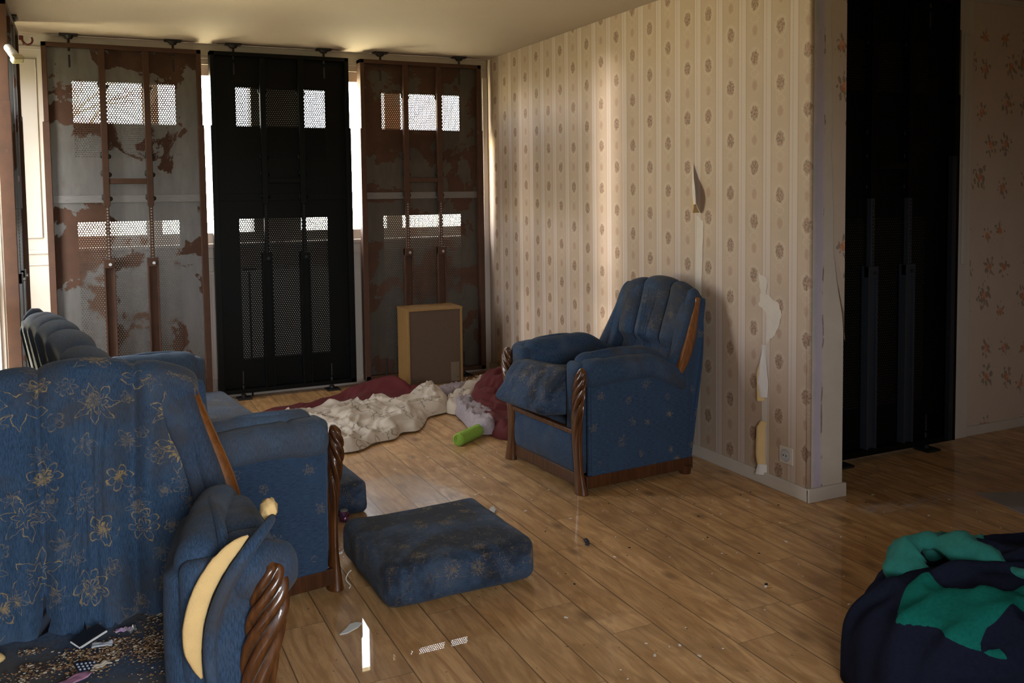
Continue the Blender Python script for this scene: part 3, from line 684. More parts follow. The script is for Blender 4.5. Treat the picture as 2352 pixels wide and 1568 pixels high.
def with_groove(me, vals):
    at = me.color_attributes.new('groove', 'FLOAT_COLOR', 'POINT')
    for i, v in enumerate(vals): at.data[i].color = (v, v, v, 1)

def carved_post(parent, cx, cy_, sgn, top=0.605):
    """S-curved post carved with twisting grooves; sgn = outward side"""
    path = smoothpath([(-0.004, 0.004, 0.0, 0.042, 0.030), (-0.010, 0.002, 0.045, 0.036, 0.024), (-0.022, 0.0, 0.13, 0.030, 0.018), (-0.030, -0.002, 0.26, 0.036, 0.019), (-0.018, -0.006, 0.38, 0.044, 0.022),
                       (0.000, -0.010, 0.48, 0.047, 0.025), (0.010, -0.008, 0.54, 0.041, 0.025), (0.014, -0.002, 0.585, 0.028, 0.020), (0.012, 0.004, top, 0.008, 0.008)], 76)
    bm = bmesh.new(); NS = 56; rings = []; gv = []
    for i, (ox, oy, z_, rx, ry) in enumerate(path):
        ring = []
        up = sstep(z_, 0.20, 0.46); fade = 1 - sstep(z_, top - 0.03, top); lowf = sstep(z_, 0.04, 0.12)
        for k in range(NS):
            th = 2 * PI * k / NS
            ph = 5 * th - sgn * 190.0 * max(0.0, z_ - 0.22) ** 2
            gr = (0.5 + 0.5 * math.cos(ph)) ** (2.2)
            amp = (0.07 + 0.34 * up) * fade * lowf
            rr = 1 - amp * gr
            ring.append(bm.verts.new((cx + sgn * ox + rx * rr * math.cos(th), cy_ + oy + ry * rr * math.sin(th), z_)))
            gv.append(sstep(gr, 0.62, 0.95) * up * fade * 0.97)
        rings.append(ring)
    for a, b in zip(rings, rings[1:]):
        for k in range(NS): bm.faces.new((a[k], a[(k + 1) % NS], b[(k + 1) % NS], b[k]))
    bm.faces.new(rings[0][::-1]); bm.faces.new(rings[-1])
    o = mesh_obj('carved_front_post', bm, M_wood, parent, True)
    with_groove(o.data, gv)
    return o

def seat_furniture(kind, W, loc, rz, label, cat, mats, lobes, top=0.975, torn=False, platform_mat=None, side_l=True, group=None):
    """local frame: x across, front at y=-0.34, back base at y=+0.34"""
    Mside, Marm, Mback = mats
    r = empty(kind, loc, rz, label, cat, group); LN = -0.115 if torn else -0.055
    H = W / 2; F = -0.34; B = 0.34
    ph = H - 0.035
    # plinth and feet
    bm = bmesh.new()
    box(bm, -H + 0.01, -H + 0.035, F + 0.03, B, 0.025, 0.085, 0.004); box(bm, H - 0.035, H - 0.01, F + 0.03, B, 0.025, 0.085, 0.004)
    box(bm, -H + 0.035, H - 0.035, F + 0.02, F + 0.045, 0.025, 0.085, 0.004); box(bm, -H + 0.035, H - 0.035, B - 0.02, B, 0.025, 0.085, 0.004)
    mesh_obj('plinth', bm, M_plinth, r)
    for s in (-1, 1):
        bm = bmesh.new(); cyl(bm, (s * (H - 0.03), B - 0.035, 0.022), 0.028, 0.044, 'Z', 12, 0.034); mesh_obj('rear_foot', bm, M_plinth, r)
        carved_post(r, s * ph, F + 0.014, s)
    # front panel, upper rail
    def ffn(p):
        p = p + Vector((0, F + 0.05, 0.18)); p.y -= 0.022 * (1 - (p.x / H) ** 2) * math.sin(max(0, min(1, (p.z - 0.08) / 0.2)) * PI); return p
    mesh_obj('front_panel', rbox(W - 0.13, 0.06, 0.20, 0.014, 0.025, ffn), Marm, r, True)
    bm = bmesh.new(); box(bm, -H + 0.06, H - 0.06, F + 0.0, F + 0.035, 0.275, 0.30, 0.008); mesh_obj('front_rail', bm, M_wood, r)
    # seat deck
    def dfn(p):
        q = p + Vector((0, 0.02, 0.27)); q.z -= 0.02 * math.cos(p.x / (H) * 1.4) * math.cos(p.y * 3) if p.z > 0 else 0; q.z += 0.004 * nz(q.x * 12, q.y * 12); return q
    mesh_obj('seat_deck', rbox(W - 0.2, 0.64, 0.09, 0.02, 0.025, dfn), platform_mat or Marm, r, True)
    # side panels, slanting back
    for s in (-1, 1):
        poly = smoothpath([(F + 0.05, 0.075), (0.0, 0.075), (B, 0.075)], 12)
        rear = smoothpath([(B, 0.075), (B + 0.035, 0.30), (B + 0.075, 0.55), (B + 0.11, 0.75), (B + 0.12, 0.86)], 14)
        front_ = smoothpath([(B + 0.075, 0.86), (B + 0.055, 0.78), (B + 0.00, 0.66), (B - 0.05, 0.57), (B - 0.12, 0.54)], 12)
        poly = poly + rear[1:] + front_ + [(F + 0.05, 0.53)]
        bm = bmesh.new(); prism(bm, poly, 'X', s * (H - 0.045), s * (H - 0.012))
        bm.normal_update()
        for v in bm.verts:
            lean = LN * sstep(v.co.z, 0.5, 0.95); v.co.x += s * (lean + 0.0)
        bmesh.ops.bevel(bm, geom=[e for e in bm.edges if e.calc_face_angle(0) > 0.9], offset=0.010, segments=3, affect='EDGES')
        mesh_obj('side_panel', bm, Mside, r, False, uvmode=(1, 2))
        # wooden strip running from arm up the edge of the back
        sp = smoothpath([(B - 0.085, 0.515), (B - 0.040, 0.585), (B + 0.003, 0.665), (B + 0.043, 0.76), (B + 0.070, 0.84), (B + 0.082, 0.885)], 22)
        bm = bmesh.new(); rings = []
        for i, (yy, zz) in enumerate(sp):
            t = i / (len(sp) - 1); lean = LN * sstep(zz, 0.5, 0.95); wd = (0.014 + 0.014 * math.sin(PI * min(1, t * 1.15 + 0.05))) * (1 if t < 0.96 else 0.5)
            xc_ = s * (H - 0.028 + lean)
            ny, nz_ = -0.85, 0.52; ring = []
            for k in range(14):
                th = 2 * PI * k / 14; ca, sa = math.cos(th), math.sin(th)
                ca = math.copysign(abs(ca) ** 0.7, ca); sa = math.copysign(abs(sa) ** 0.8, sa)
                ring.append(bm.verts.new((xc_ + 0.028 * ca, yy + ny * wd * sa, zz + nz_ * wd * sa)))
            rings.append(ring)
        for a, b in zip(rings, rings[1:]):
            for k in range(14): bm.faces.new((a[k], a[(k + 1) % 14], b[(k + 1) % 14], b[k]))
        bm.faces.new(rings[0]); bm.faces.new(rings[-1])
        mesh_obj('wood_strip', bm, M_strip, r, True)
        # wing pad between strip and back: body + rolled front edge
        def wfn(p, s=s):
            v = (p.y + 0.14) / 0.28                       # 0 front..1 back ; z -.2..0.2
            t = (p.z + 0.21) / 0.42
            zz = 0.50 + 0.40 * t
            yfront = (B - 0.085) + 0.13 * max(0.0, t) ** 1.1; yback = B + 0.06 + 0.06 * t
            yy = yfront + (yback - yfront) * v
            lean = LN * sstep(zz, 0.5, 0.95)
            xc = s * (H - 0.085 + lean)
            return Vector((xc + p.x * (1.0 - 0.25 * t) , yy, zz - 0.02 * sstep(t, 0.8, 1) * (1 - v)))
        mesh_obj('wing', rbox(0.09, 0.28, 0.42, 0.034, 0.02, wfn), Marm, r, True)
        bm = bmesh.new()
        WL = LN + 0.055
        pts = smoothpath([(s * (H - 0.065), B - 0.10, 0.545), (s * (H - 0.07 + WL * 0.1), B - 0.055, 0.60), (s * (H - 0.078 + WL * 0.4), B - 0.005, 0.685), (s * (H - 0.09 + WL * 0.7), B + 0.04, 0.78), (s * (H - 0.10 + WL * 0.9), B + 0.066, 0.86), (s * (H - 0.115 + WL), B + 0.09, 0.90), (s * (H - 0.12 + WL), B + 0.12, 0.865)], 26)
        tube(bm, pts, [0.026 + 0.008 * math.sin(PI * i / 26) for i in range(27)], 12)
        mesh_obj('wing_roll', bm, Marm, r, True, uvmode='box')
        # arm: outer cap, inner bolster, inner wall
        big = torn and s > 0
        def afn(p, s=s, big=big):
            v = (p.y + 0.32) / 0.64
            prof = 0.560 + 0.012 * math.sin(PI * min(1, v * 1.3)) - 0.085 * sstep(v, 0.62, 1.0)
            crease = -0.008 * math.exp(-((v - 0.22) / 0.025) ** 2)
            z_ = prof + p.z * (1 + (0.1 if v < 0.2 else 0)) + (crease if p.z > 0 else 0)
            x_ = s * (H - 0.062) + p.x * (1.0 - 0.1 * v)
            if p.x * s > 0: x_ += s * 0.006
            z_ += 0.004 * nz(x_ * 20, p.y * 20, s)
            return Vector((x_, F + 0.03 + v * 0.63, z_))
        mesh_obj('arm_cap', rbox(0.135, 0.64, 0.125, 0.055, 0.016, afn), Marm, r, True)
        def bfn(p, s=s, big=big):
            v = (p.y + 0.28) / 0.56
            hh = 0.462 + 0.01 * math.sin(v * PI)
            x_ = s * (H - 0.155) + p.x; z_ = hh + p.z - (0.085 * sstep(v, 0.62, 1.0)) * (p.z > 0)
            bulge = 0.02 * math.sin(PI * v) * math.sin(PI * max(0, min(1, (p.z + 0.19) / 0.38)))
            x_ -= s * bulge
            if p.z > 0.12: x_ += s * 0.02
            if big: x_ -= s * 0.045 * (1 - v)
            x_ += s * (0.10 if big else 0.03) * v * (0.5 + p.z / 0.38)
            z_ += 0.004 * nz(x_ * 20, p.y * 20, s)
            y_ = F + 0.055 + v * 0.60 - (0.03 * sstep(z_, 0.5, 0.3) * (1 - v))
            return Vector((x_, y_, z_))
        mesh_obj('arm_bolster', rbox(0.105, 0.56, 0.38, 0.05, 0.016, bfn), Marm, r, True)
        bm = bmesh.new()   # piping on the bolster
        pp = smoothpath([(s * (H - 0.118), F + 0.075, 0.575), (s * (H - 0.115), F + 0.11, 0.624), (s * (H - 0.115), F + 0.20, 0.640), (s * (H - 0.115), F + 0.34, 0.640), (s * (H - 0.11), F + 0.48, 0.602), (s * (H - 0.09), F + 0.60, 0.53)], 24)
        tube(bm, [(a_, b_, c_ + 0.012) for a_, b_, c_ in pp], 0.013, 8); mesh_obj('arm_piping', bm, Marm, r, True, uvmode='box')
        # padded arm front beside the post
        def pfn(p, s=s):
            return Vector((s * (H - 0.115) + p.x - s * 0.02 * (0 if not (torn and s > 0) else 1), F + 0.055 + p.y - 0.012 * math.cos(p.x * 14), 0.37 + p.z))
        mesh_obj('arm_front', rbox(0.125 if not (torn and s > 0) else 0.165, 0.06, 0.50, 0.028, 0.02, pfn), Marm, r, True)
    # outer back
    def obfn(p):
        t = (p.z + 0.40) / 0.80; zz = 0.08 + 0.80 * t
        return Vector((p.x * (1 - 0.09 * t), B - 0.01 + 0.14 * t + p.y, zz))
    mesh_obj('back_panel', rbox(W - 0.09, 0.05, 0.80, 0.02, 0.03, obfn), Mside, r, True)
    # scalloped, channelled inner back
    def yfront(z_): return B - 0.095 + (z_ - 0.27) * 0.31
    def hw(z_):
        base = H - 0.13 + 0.03 * sstep(z_, 0.5, 0.9)
        return base
    NU, NV = 70 * max(1, len(lobes) // 3) + 20, 72
    bm = bmesh.new(); uvl = bm.loops.layers.uv.new('uv'); grid = []
    bl = lobes                                            # boundaries in -1..1
    for i in range(NU + 1):
        u = -1 + 2 * i / NU
        # lobe profile
        k = 0
        while k < len(bl) - 2 and u > bl[k + 1]: k += 1
        a, b = bl[k], bl[k + 1]; s_ = (u - a) / (b - a) * 2 - 1; s_ = max(-1, min(1, s_))
        lob = math.sqrt(max(0, 1 - abs(s_) ** 2.6)); endl = 1 if (k in (0, len(bl) - 2)) else 0
        topz = top - 0.06 * abs(u) ** 2.2 - 0.028 * (1 - lob)
        col = []
        for j in range(NV + 1):
            t = j / NV
            if t < 0.62:                                  # front face going up
                zz = 0.27 + (topz - 0.055 - 0.27) * (t / 0.62); nrm = (0, -1)
                up = sstep(zz, 0.56, 0.68); lowc = sstep(zz, 0.62, 0.30)
                # channels converge to the gather line
                bul = 0.012 + 0.060 * (up if not torn else 0.35 + 0.5 * up) * lob + 0.040 * lowc * (0.4 + 0.6 * lob)
                ple = 0.0
                cen = abs(s_) if (b - a) > 0 else 1
                if not (len(bl) == 4 and k != 1):
                    conv = 0.30 + 0.25 * sstep(zz, 0.62, 0.95) + 0.35 * sstep(zz, 0.62, 0.35)
                    for q in (-0.75, -0.25, 0.25, 0.75): ple += math.exp(-((s_ - q * conv) / 0.035) ** 2)
                bul -= 0.022 * min(1, ple) * (1 - sstep(zz, topz - 0.16, topz - 0.07))
                bul -= (0.03 if not torn else 0.0) * math.exp(-((zz - 0.615) / 0.03) ** 2) * (1 - 0.5 * abs(s_))
                yy = yfront(zz) - bul + 0.003 * nz(u * 9, zz * 14, 1) + (0.014 * nz(u * 14 * H, zz * 2.2, 5) + 0.010 * math.sin(u * 19 + 1.5 * nz(u * 2, zz * 3, 2)) * sstep(zz, 0.95, 0.6) if torn else 0)
                xx = u * hw(zz)
            else:
                q = (t - 0.62) / 0.38
                zc = topz - 0.055; yc0 = yfront(zc) - (0.012 + 0.06 * lob) + 0.0; depth = 0.09 + 0.04 * lob
                if q < 0.7:
                    an = PI * q / 0.7
                    yy = yc0 + depth * (1 - math.cos(an)) / 2; zz = zc + 0.055 * math.sin(an) ** 0.9 if math.sin(an) > 0 else zc
                else:
                    yy = yc0 + depth; zz = zc - (q - 0.7) / 0.3 * 0.25; yy -= 0.05 * (q - 0.7) / 0.3
                xx = u * hw(zc)
            sidein = (abs(u) ** 8) * 0.025
            if t < 0.62: yy += sidein
            col.append(bm.verts.new((xx, yy, zz)))
        grid.append(col)
    for i in range(NU):
        for j in range(NV):
            f = bm.faces.new((grid[i][j], grid[i + 1][j], grid[i + 1][j + 1], grid[i][j + 1]))
            arcs = [(i, j), (i + 1, j), (i + 1, j + 1), (i, j + 1)]
            for lp, (ii, jj) in zip(f.loops, arcs): lp[uvl].uv = ((-1 + 2 * ii / NU) * (H - 0.1), jj / NV * 1.15)
    bm.faces.new([grid[i][0] for i in range(NU + 1)] + [grid[i][NV] for i in range(NU, -1, -1)])
    bm.faces.new([grid[0][j] for j in range(NV + 1)][::-1]); bm.faces.new([grid[NU][j] for j in range(NV + 1)])
    for f in bm.faces: f.smooth = True
    mesh_obj('backrest', bm, Mback, r, True)
    return r

# right armchair
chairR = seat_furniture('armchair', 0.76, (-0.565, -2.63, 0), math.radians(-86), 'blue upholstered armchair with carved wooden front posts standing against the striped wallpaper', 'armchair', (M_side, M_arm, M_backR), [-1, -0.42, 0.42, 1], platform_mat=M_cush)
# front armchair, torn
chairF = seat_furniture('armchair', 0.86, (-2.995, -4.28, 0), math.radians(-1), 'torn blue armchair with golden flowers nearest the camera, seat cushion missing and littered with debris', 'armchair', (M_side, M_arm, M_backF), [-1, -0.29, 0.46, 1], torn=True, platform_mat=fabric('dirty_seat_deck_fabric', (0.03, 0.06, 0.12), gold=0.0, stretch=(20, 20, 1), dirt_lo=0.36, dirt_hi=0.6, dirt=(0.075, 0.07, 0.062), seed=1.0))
# sofa
sofa = seat_furniture('sofa', 1.80, (-2.624, -2.674, 0), math.radians(99), 'faded blue two seat sofa along the left windows, behind the torn armchair', 'sofa', (M_side, M_sofa, M_sofa), [-1, -0.62, -0.24, 0.10, 0.44, 0.74, 1], top=0.96, platform_mat=M_sofa)

def cushion(name, dims, loc, rot, mat, label, group='loose seat cushions', sag=0.015, seed=0, fn2=None, r=0.045):
    def fn(p):
        ex = abs(p.x) / (dims[0] / 2); ey = abs(p.y) / (dims[1] / 2)
        q = p.copy(); crown = (1 - ex ** 2) * (1 - ey ** 2)
        q.z += sag * crown * (1 if p.z > 0 else -0.15)
        q.z += 0.008 * nz(p.x * 5 + seed, p.y * 5, seed) * (1 if p.z > 0 else 0.3)
        q.x += 0.005 * nz(p.y * 9, p.z * 9, seed + 3) ; q.y += 0.005 * nz(p.x * 9, p.z * 9, seed + 5)
        if fn2: q = fn2(q)
        return q
    o = mesh_obj(name, rbox(*dims, r, 0.016, fn), mat, None, True)
    o.location = loc; o.rotation_euler = rot
    me = o.data
    # piping seams as a child
    tag(o, label, 'cushion', group)
    return o
cushion('seat_cushion', (0.58, 0.56, 0.15), (-1.785, -3.490, 0.078), (0, 0, math.radians(1)), M_cush, 'thick blue seat cushion with dark stains lying alone on the floor in front', seed=1,
        fn2=lambda q: Vector((q.x, q.y, q.z + (0.022 * math.cos(q.x * 6.5) * (-1) + 0.022) * (0.6 if q.z > 0 else 0.15) * 0.6)))
cushion('seat_cushion', (0.47, 0.52, 0.19), (-0.665, -2.60, 0.415), (math.radians(-6), 0, math.radians(-85)), M_cush, 'blue seat cushion slipping forward out of the armchair by the wallpaper', seed=4,
        fn2=lambda q: Vector((q.x, q.y - 0.13 * sstep(q.y, 0.0, -0.30) * (0.5 - q.z / 0.19), q.z + 0.03 * sstep(q.y, 0.0, -0.25) * (1 if q.z > 0 else 0.0))))
cushion('seat_cushion', (0.66, 0.60, 0.15), (-2.598, -2.31, 0.385), (0, 0, math.radians(96)), M_seatS, 'pale blue grey floral seat cushion on the far end of the sofa', seed=7)
cushion('seat_cushion', (0.66, 0.60, 0.15), (-2.50, -2.985, 0.385), (0, 0, math.radians(98)), M_seatS, 'pale blue seat cushion beside the near arm of the sofa', seed=9)
cushion('seat_cushion', (0.50, 0.34, 0.15), (-2.10, -2.62, 0.076), (0, 0, math.radians(4)), M_cush, 'blue floral cushion peeking out from behind the front post of the sofa', seed=12, r=0.03)

# torn foam on the front armchair
def foam_strip(name, pts, label=None):
    bm = bmesh.new(); rings = []
    P = smoothpath(pts, 34)
    for i, (x_, y_, z_, w_, h_) in enumerate(P):
        a = Vector(P[max(0, i - 1)][:3]); b = Vector(P[min(len(P) - 1, i + 1)][:3]); t = (b - a).normalized()
        side = t.cross(Vector((0, -1, 0.25))).normalized(); nrm = side.cross(t).normalized()
        ring = []
        for k in range(12):
            th = 2 * PI * k / 12; jit = 1 + 0.10 * nz(i * 0.7, k * 1.3, 4)
            ring.append(bm.verts.new(Vector((x_, y_, z_)) + side * w_ * math.cos(th) * jit + nrm * h_ * 0.55 * math.sin(th)))
        rings.append(ring)
    for a, b in zip(rings, rings[1:]):
        for k in range(12): bm.faces.new((a[k], a[(k + 1) % 12], b[(k + 1) % 12], b[k]))
    bm.faces.new(rings[0]); bm.faces.new(rings[-1])
    return bm
CF = Vector((-2.995, -4.28, 0))
def loc_(p): q = Vector(p[:3]) - CF; return (q.x, q.y, q.z) + tuple(p[3:])
f1 = mesh_obj('foam_tear', foam_strip('f', [loc_(p) for p in [(-2.635, -4.60, 0.665, 0.003, 0.006), (-2.665, -4.612, 0.650, 0.014, 0.012), (-2.705, -4.622, 0.615, 0.020, 0.014), (-2.738, -4.63, 0.565, 0.022, 0.014), (-2.757, -4.635, 0.51, 0.022, 0.014), (-2.762, -4.635, 0.455, 0.020, 0.012), (-2.755, -4.63, 0.41, 0.012, 0.01), (-2.745, -4.625, 0.375, 0.003, 0.005)]]), M_foam, chairF, True)
bm = bmesh.new(); bmesh.ops.create_icosphere(bm, subdivisions=3, radius=1)
for v in bm.verts: v.co = Vector((v.co.x * 0.020, v.co.y * 0.03, v.co.z * 0.026)) * (1 + 0.25 * nz(v.co.x * 2, v.co.y * 2, v.co.z * 2)) + Vector(loc_((-2.572, -4.50, 0.685)))
mesh_obj('foam_lump', bm, M_foam, chairF, True)
bm = bmesh.new(); tube(bm, smoothpath([loc_(p)[:3] for p in [(-2.57, -4.53, 0.672), (-2.60, -4.59, 0.668), (-2.645, -4.63, 0.635), (-2.685, -4.645, 0.585), (-2.715, -4.65, 0.52), (-2.728, -4.65, 0.45), (-2.725, -4.65, 0.36), (-2.72, -4.645, 0.28)]], 30), [0.010 + 0.006 * math.sin(PI * i / 30) for i in range(31)], 10)
mesh_obj('torn_piping', bm, MATS['worn_blue_arm_fabric'], chairF, True, uvmode='box')
# arm roll that wraps above the carved post of the torn chair
bm = rbox(0.165, 0.11, 0.13, 0.055, 0.012, lambda p: Vector((0.392 + p.x, -0.285 + p.y, 0.565 + p.z + 0.004 * math.sin(p.x * 120))))
mesh_obj('arm_scroll', bm, M_arm, chairF, True)

# ---------------------------------------------------------------- cabinet
cb = empty('wooden_cabinet', (-0.617, -0.265, 0), math.radians(-2), 'small wooden veneer cabinet turned backwards in front of the rusty panel', 'cabinet')
M_ven = G('oak_veneer'); o_ = M_ven.obj(); M_ven.set(M_ven.mix(M_ven.noise(M_ven.scale(o_, (40, 40, 3)), 1.0, 4, 0.6, 0.5), (0.20, 0.105, 0.030), (0.34, 0.19, 0.06)), 0.5); M_ven = M_ven.m
M_board = simple('brown_hardboard', (0.085, 0.052, 0.032), 0.8, var=0.2, scale=60)
for nm, dd in (('side_board', (-0.215, -0.198, -0.135, 0.125, 0.0, 0.575)), ('side_board', (0.198, 0.215, -0.135, 0.125, 0.0, 0.575)), ('top_board', (-0.217, 0.217, -0.138, 0.128, 0.575, 0.592)), ('bottom_board', (-0.198, 0.198, -0.13, 0.125, 0.0, 0.017))):
    bx(nm, dd, M_ven, cb, 0.0015)
bx('back_board', (-0.198, 0.198, -0.129, -0.124, 0.017, 0.575), M_board, cb)
bx('tape_patch', (0.12, 0.188, -0.1305, -0.129, 0.03, 0.175), simple('pale_tape', (0.15, 0.11, 0.075), 0.6), cb)
bm = bmesh.new()
for s in (-0.175, 0.175): cyl(bm, (s, -0.1305, 0.06), 0.004, 0.003, 'Y', 8)
mesh_obj('screw', bm, M_iron, cb)

# ---------------------------------------------------------------- crumpled cloth
def inside(poly, x_, y_):
    c = False; j = len(poly) - 1
    for i in range(len(poly)):
        if ((poly[i][1] > y_) != (poly[j][1] > y_)) and (x_ < (poly[j][0] - poly[i][0]) * (y_ - poly[i][1]) / (poly[j][1] - poly[i][1]) + poly[i][0]): c = not c
        j = i
    return c
def near(poly, x_, y_):
    best = (1e9, None); p = Vector((x_, y_))
    for a, b in zip(poly, poly[1:] + poly[:1]):
        a = Vector(a); b = Vector(b); d = b - a; t = max(0, min(1, (p - a).dot(d) / max(d.length_squared, 1e-9))); q = a + d * t
        if (p - q).length < best[0]: best = ((p - q).length, q)
    return best
def ridge(x_, y_, s, seed, p=1.6):
    v = 1 - abs(nz(x_ * s + seed, y_ * s - seed, seed)) * 2.1
    return max(0.0, v) ** p
def heap(name, poly, hfun, mat, res=0.013, edge=0.05, base=0.003, smooth=True, crump=0.02, seed=0.0):
    poly = smoothpath([tuple(p) for p in poly + [poly[0]]], len(poly) * 5)[:-1]
    xs = [p[0] for p in poly]; ys = [p[1] for p in poly]
    x0, x1, y0, y1 = min(xs), max(xs), min(ys), max(ys)
    nx = int((x1 - x0) / res) + 3; ny = int((y1 - y0) / res) + 3
    bm = bmesh.new(); V = {}
    ins = {(i, j): inside(poly, x0 + (i - 1) * res, y0 + (j - 1) * res) for i in range(nx) for j in range(ny)}
    def gv(i, j):
        if (i, j) in V: return V[(i, j)]
        x_, y_ = x0 + (i - 1) * res, y0 + (j - 1) * res
        d, q = near(poly, x_, y_)
        if not ins[(i, j)]: x_, y_, d = q.x, q.y, 0.0
        e = math.sin(min(1, d / edge) * PI / 2) ** 0.8
        z_ = base + hfun(x_, y_, d) * e
        x2 = x_ + crump * nz(x_ * 9 + seed, y_ * 9, 3) * e; y2 = y_ + crump * nz(x_ * 9, y_ * 9 + seed, 7) * e
        V[(i, j)] = bm.verts.new((x2, y2, z_)); return V[(i, j)]
    for i in range(nx - 1):
        for j in range(ny - 1):
            cs = [(i, j), (i + 1, j), (i + 1, j + 1), (i, j + 1)]
            if sum(ins[c] for c in cs) >= 1: bm.faces.new([gv(*c) for c in cs])
    return mesh_obj(name, bm, mat, None, smooth, uvmode=(0, 1))

g = G('cream_branch_print_cloth'); o_ = g.obj(); x, y, z = g.xyz(o_)
wv = g.noise(o_, 3.0, 3, 0.6, out=1)
v_ = g.add(g.scale(o_, (9, 9, 9)), g.scale(wv, (6, 6, 6)))
br_ = g.n('TexVoronoi', {'Vector': v_, 'Scale': 0.85}, out=0, feature='DISTANCE_TO_EDGE')
lin = g.ma('MULTIPLY', g.n('MapRange', {0: br_, 1: 0.045, 2: 0.018}), g.step(g.noise(o_, 6.0, 2), 0.45, 0.52))
dark_ = g.step(g.noise(g.add(o_, (5, 5, 5)), 30.0, 2), 0.72, 0.74)
c = g.mix(g.noise(o_, 8.0, 3), (0.44, 0.38, 0.31), (0.56, 0.49, 0.41))
c = g.mix(g.ma('MULTIPLY', lin, 0.75), c, (0.15, 0.12, 0.10)); c = g.mix(g.ma('MULTIPLY', dark_, 0.6), c, (0.12, 0.03, 0.03))
g.set(c, 0.9, spec=0.1); M_cream = g.m
M_red = simple('dark_red_cloth', (0.095, 0.007, 0.010), 0.85, var=0.25, scale=10)
M_gauze = simple('grey_fringe_mesh', (0.30, 0.25, 0.27), 0.9, var=0.3, scale=60)

white = [(-1.83, -0.72), (-1.68, -0.75), (-1.50, -0.67), (-1.32, -0.78), (-1.15, -0.74), (-1.0, -0.82), (-0.86, -0.66), (-0.76, -0.74), (-0.74, -0.95), (-0.84, -1.20), (-1.0, -1.28), (-1.08, -1.42), (-1.18, -1.57), (-1.28, -1.57), (-1.36, -1.68), (-1.49, -1.71), (-1.6, -1.81), (-1.72, -1.81), (-1.80, -1.66), (-1.86, -1.32), (-1.74, -1.02)]
def fold(x_, y_, seed, a=1.0):
    wx = x_ + 0.09 * nz(x_ * 4, y_ * 4, seed); wy = y_ + 0.09 * nz(x_ * 4 + 7, y_ * 4, seed)
    u_ = wx * 0.8 + wy * 0.55; v_ = wy * 0.8 - wx * 0.55
    w1 = sstep(nz(x_ * 3, y_ * 3, seed + 9), -0.25, 0.25)
    return a * (0.046 * ridge(u_ * 0.22, v_ * 1.0, 7.5, seed, 1.5) * w1 + 0.040 * ridge(v_ * 0.25, u_, 8.0, seed + 4, 1.5) * (1 - w1) + 0.014 * ridge(u_ * 0.3 + v_ * 0.2, v_ - u_ * 0.3, 17.0, seed + 8, 1.3))
def hw_(x_, y_, d):
    m = 0.018 + 0.025 * math.exp(-(((x_ + 1.35) / 0.35) ** 2 + ((y_ + 1.2) / 0.3) ** 2)) + 0.07 * math.exp(-(((x_ + 0.86) / 0.10) ** 2 + ((y_ + 0.82) / 0.16) ** 2))
    return m + fold(x_, y_, 2.3, 1.15)
cw = heap('crumpled_curtain', white, hw_, M_cream, 0.0115, 0.05, 0.012, seed=1.0, crump=0.03)
tag(cw, 'crumpled cream curtain with a dark branch print lying on the floor', 'curtain')
redL = [(-1.98, -0.64), (-1.78, -0.56), (-1.57, -0.53), (-1.36, -0.44), (-1.20, -0.30), (-1.04, -0.26), (-0.90, -0.44), (-0.71, -0.52), (-0.54, -0.60), (-0.50, -0.72), (-0.60, -0.88), (-0.78, -0.97), (-1.12, -1.0), (-1.42, -1.0), (-1.62, -1.2), (-1.84, -1.35), (-2.02, -1.15)]
cr_ = heap('red_cloth', redL, lambda x_, y_, d: 0.012 + fold(x_, y_, 5.1, 0.5) + 0.09 * math.exp(-(((x_ + 1.0) / 0.32) ** 2 + ((y_ + 0.42) / 0.10) ** 2)) - (0.03 * sstep(x_, -1.9, -1.7) * sstep(y_, -0.62, -0.80)) * 0.5, M_red, 0.014, 0.04, 0.003, seed=2.0, crump=0.02)
tag(cr_, 'dark red cloth spread flat beneath the cream curtain', 'cloth')
bmf = heap('gauze_fringe', [(-0.74, -0.66), (-0.56, -0.62), (-0.47, -0.66), (-0.55, -0.77), (-0.70, -0.80)], lambda x_, y_, d: 0.035 + 0.03 * ridge(x_, y_, 22, 3), M_gauze, 0.011, 0.02, 0.02); bmf.parent = cr_
redR = [(-0.10, -0.52), (-0.06, -0.80), (-0.22, -1.40), (-0.50, -1.75), (-0.70, -2.0), (-0.80, -1.97), (-0.83, -1.80), (-0.80, -1.50), (-0.70, -1.20), (-0.53, -0.90), (-0.31, -0.66)]
c2 = heap('red_cloth', redR, lambda x_, y_, d: 0.05 + fold(x_, y_, 8.4, 1.2) + 0.10 * math.exp(-(((x_ + 0.32) / 0.2) ** 2 + ((y_ + 0.95) / 0.3) ** 2)) + 0.05 * math.exp(-(((x_ + 0.62) / 0.12) ** 2 + ((y_ + 1.35) / 0.2) ** 2)), M_red, 0.013, 0.06, 0.003, seed=3.0, crump=0.03)
tag(c2, 'heaped dark red cloth gathered beside the right armchair', 'cloth')
f2 = heap('gauze_fringe', [(-0.76, -1.12), (-0.66, -1.18), (-0.70, -1.45), (-0.72, -1.70), (-0.80, -1.86), (-0.90, -1.78), (-0.86, -1.50), (-0.82, -1.25)], lambda x_, y_, d: 0.055 + 0.05 * ridge(x_, y_, 20, 6), M_gauze, 0.011, 0.03, 0.012); f2.parent = c2
c3 = heap('cream_cloth', [(-0.80, -1.02), (-0.67, -0.86), (-0.45, -0.60), (-0.28, -0.52), (-0.18, -0.60), (-0.36, -0.86), (-0.52, -0.98), (-0.66, -1.14), (-0.80, -1.30), (-0.86, -1.22)], lambda x_, y_, d: 0.04 + fold(x_, y_, 3.7, 1.0), M_cream, 0.012, 0.04, 0.008, seed=4.0)
tag(c3, 'cream printed cloth poking out under the heaped red cloth', 'cloth')

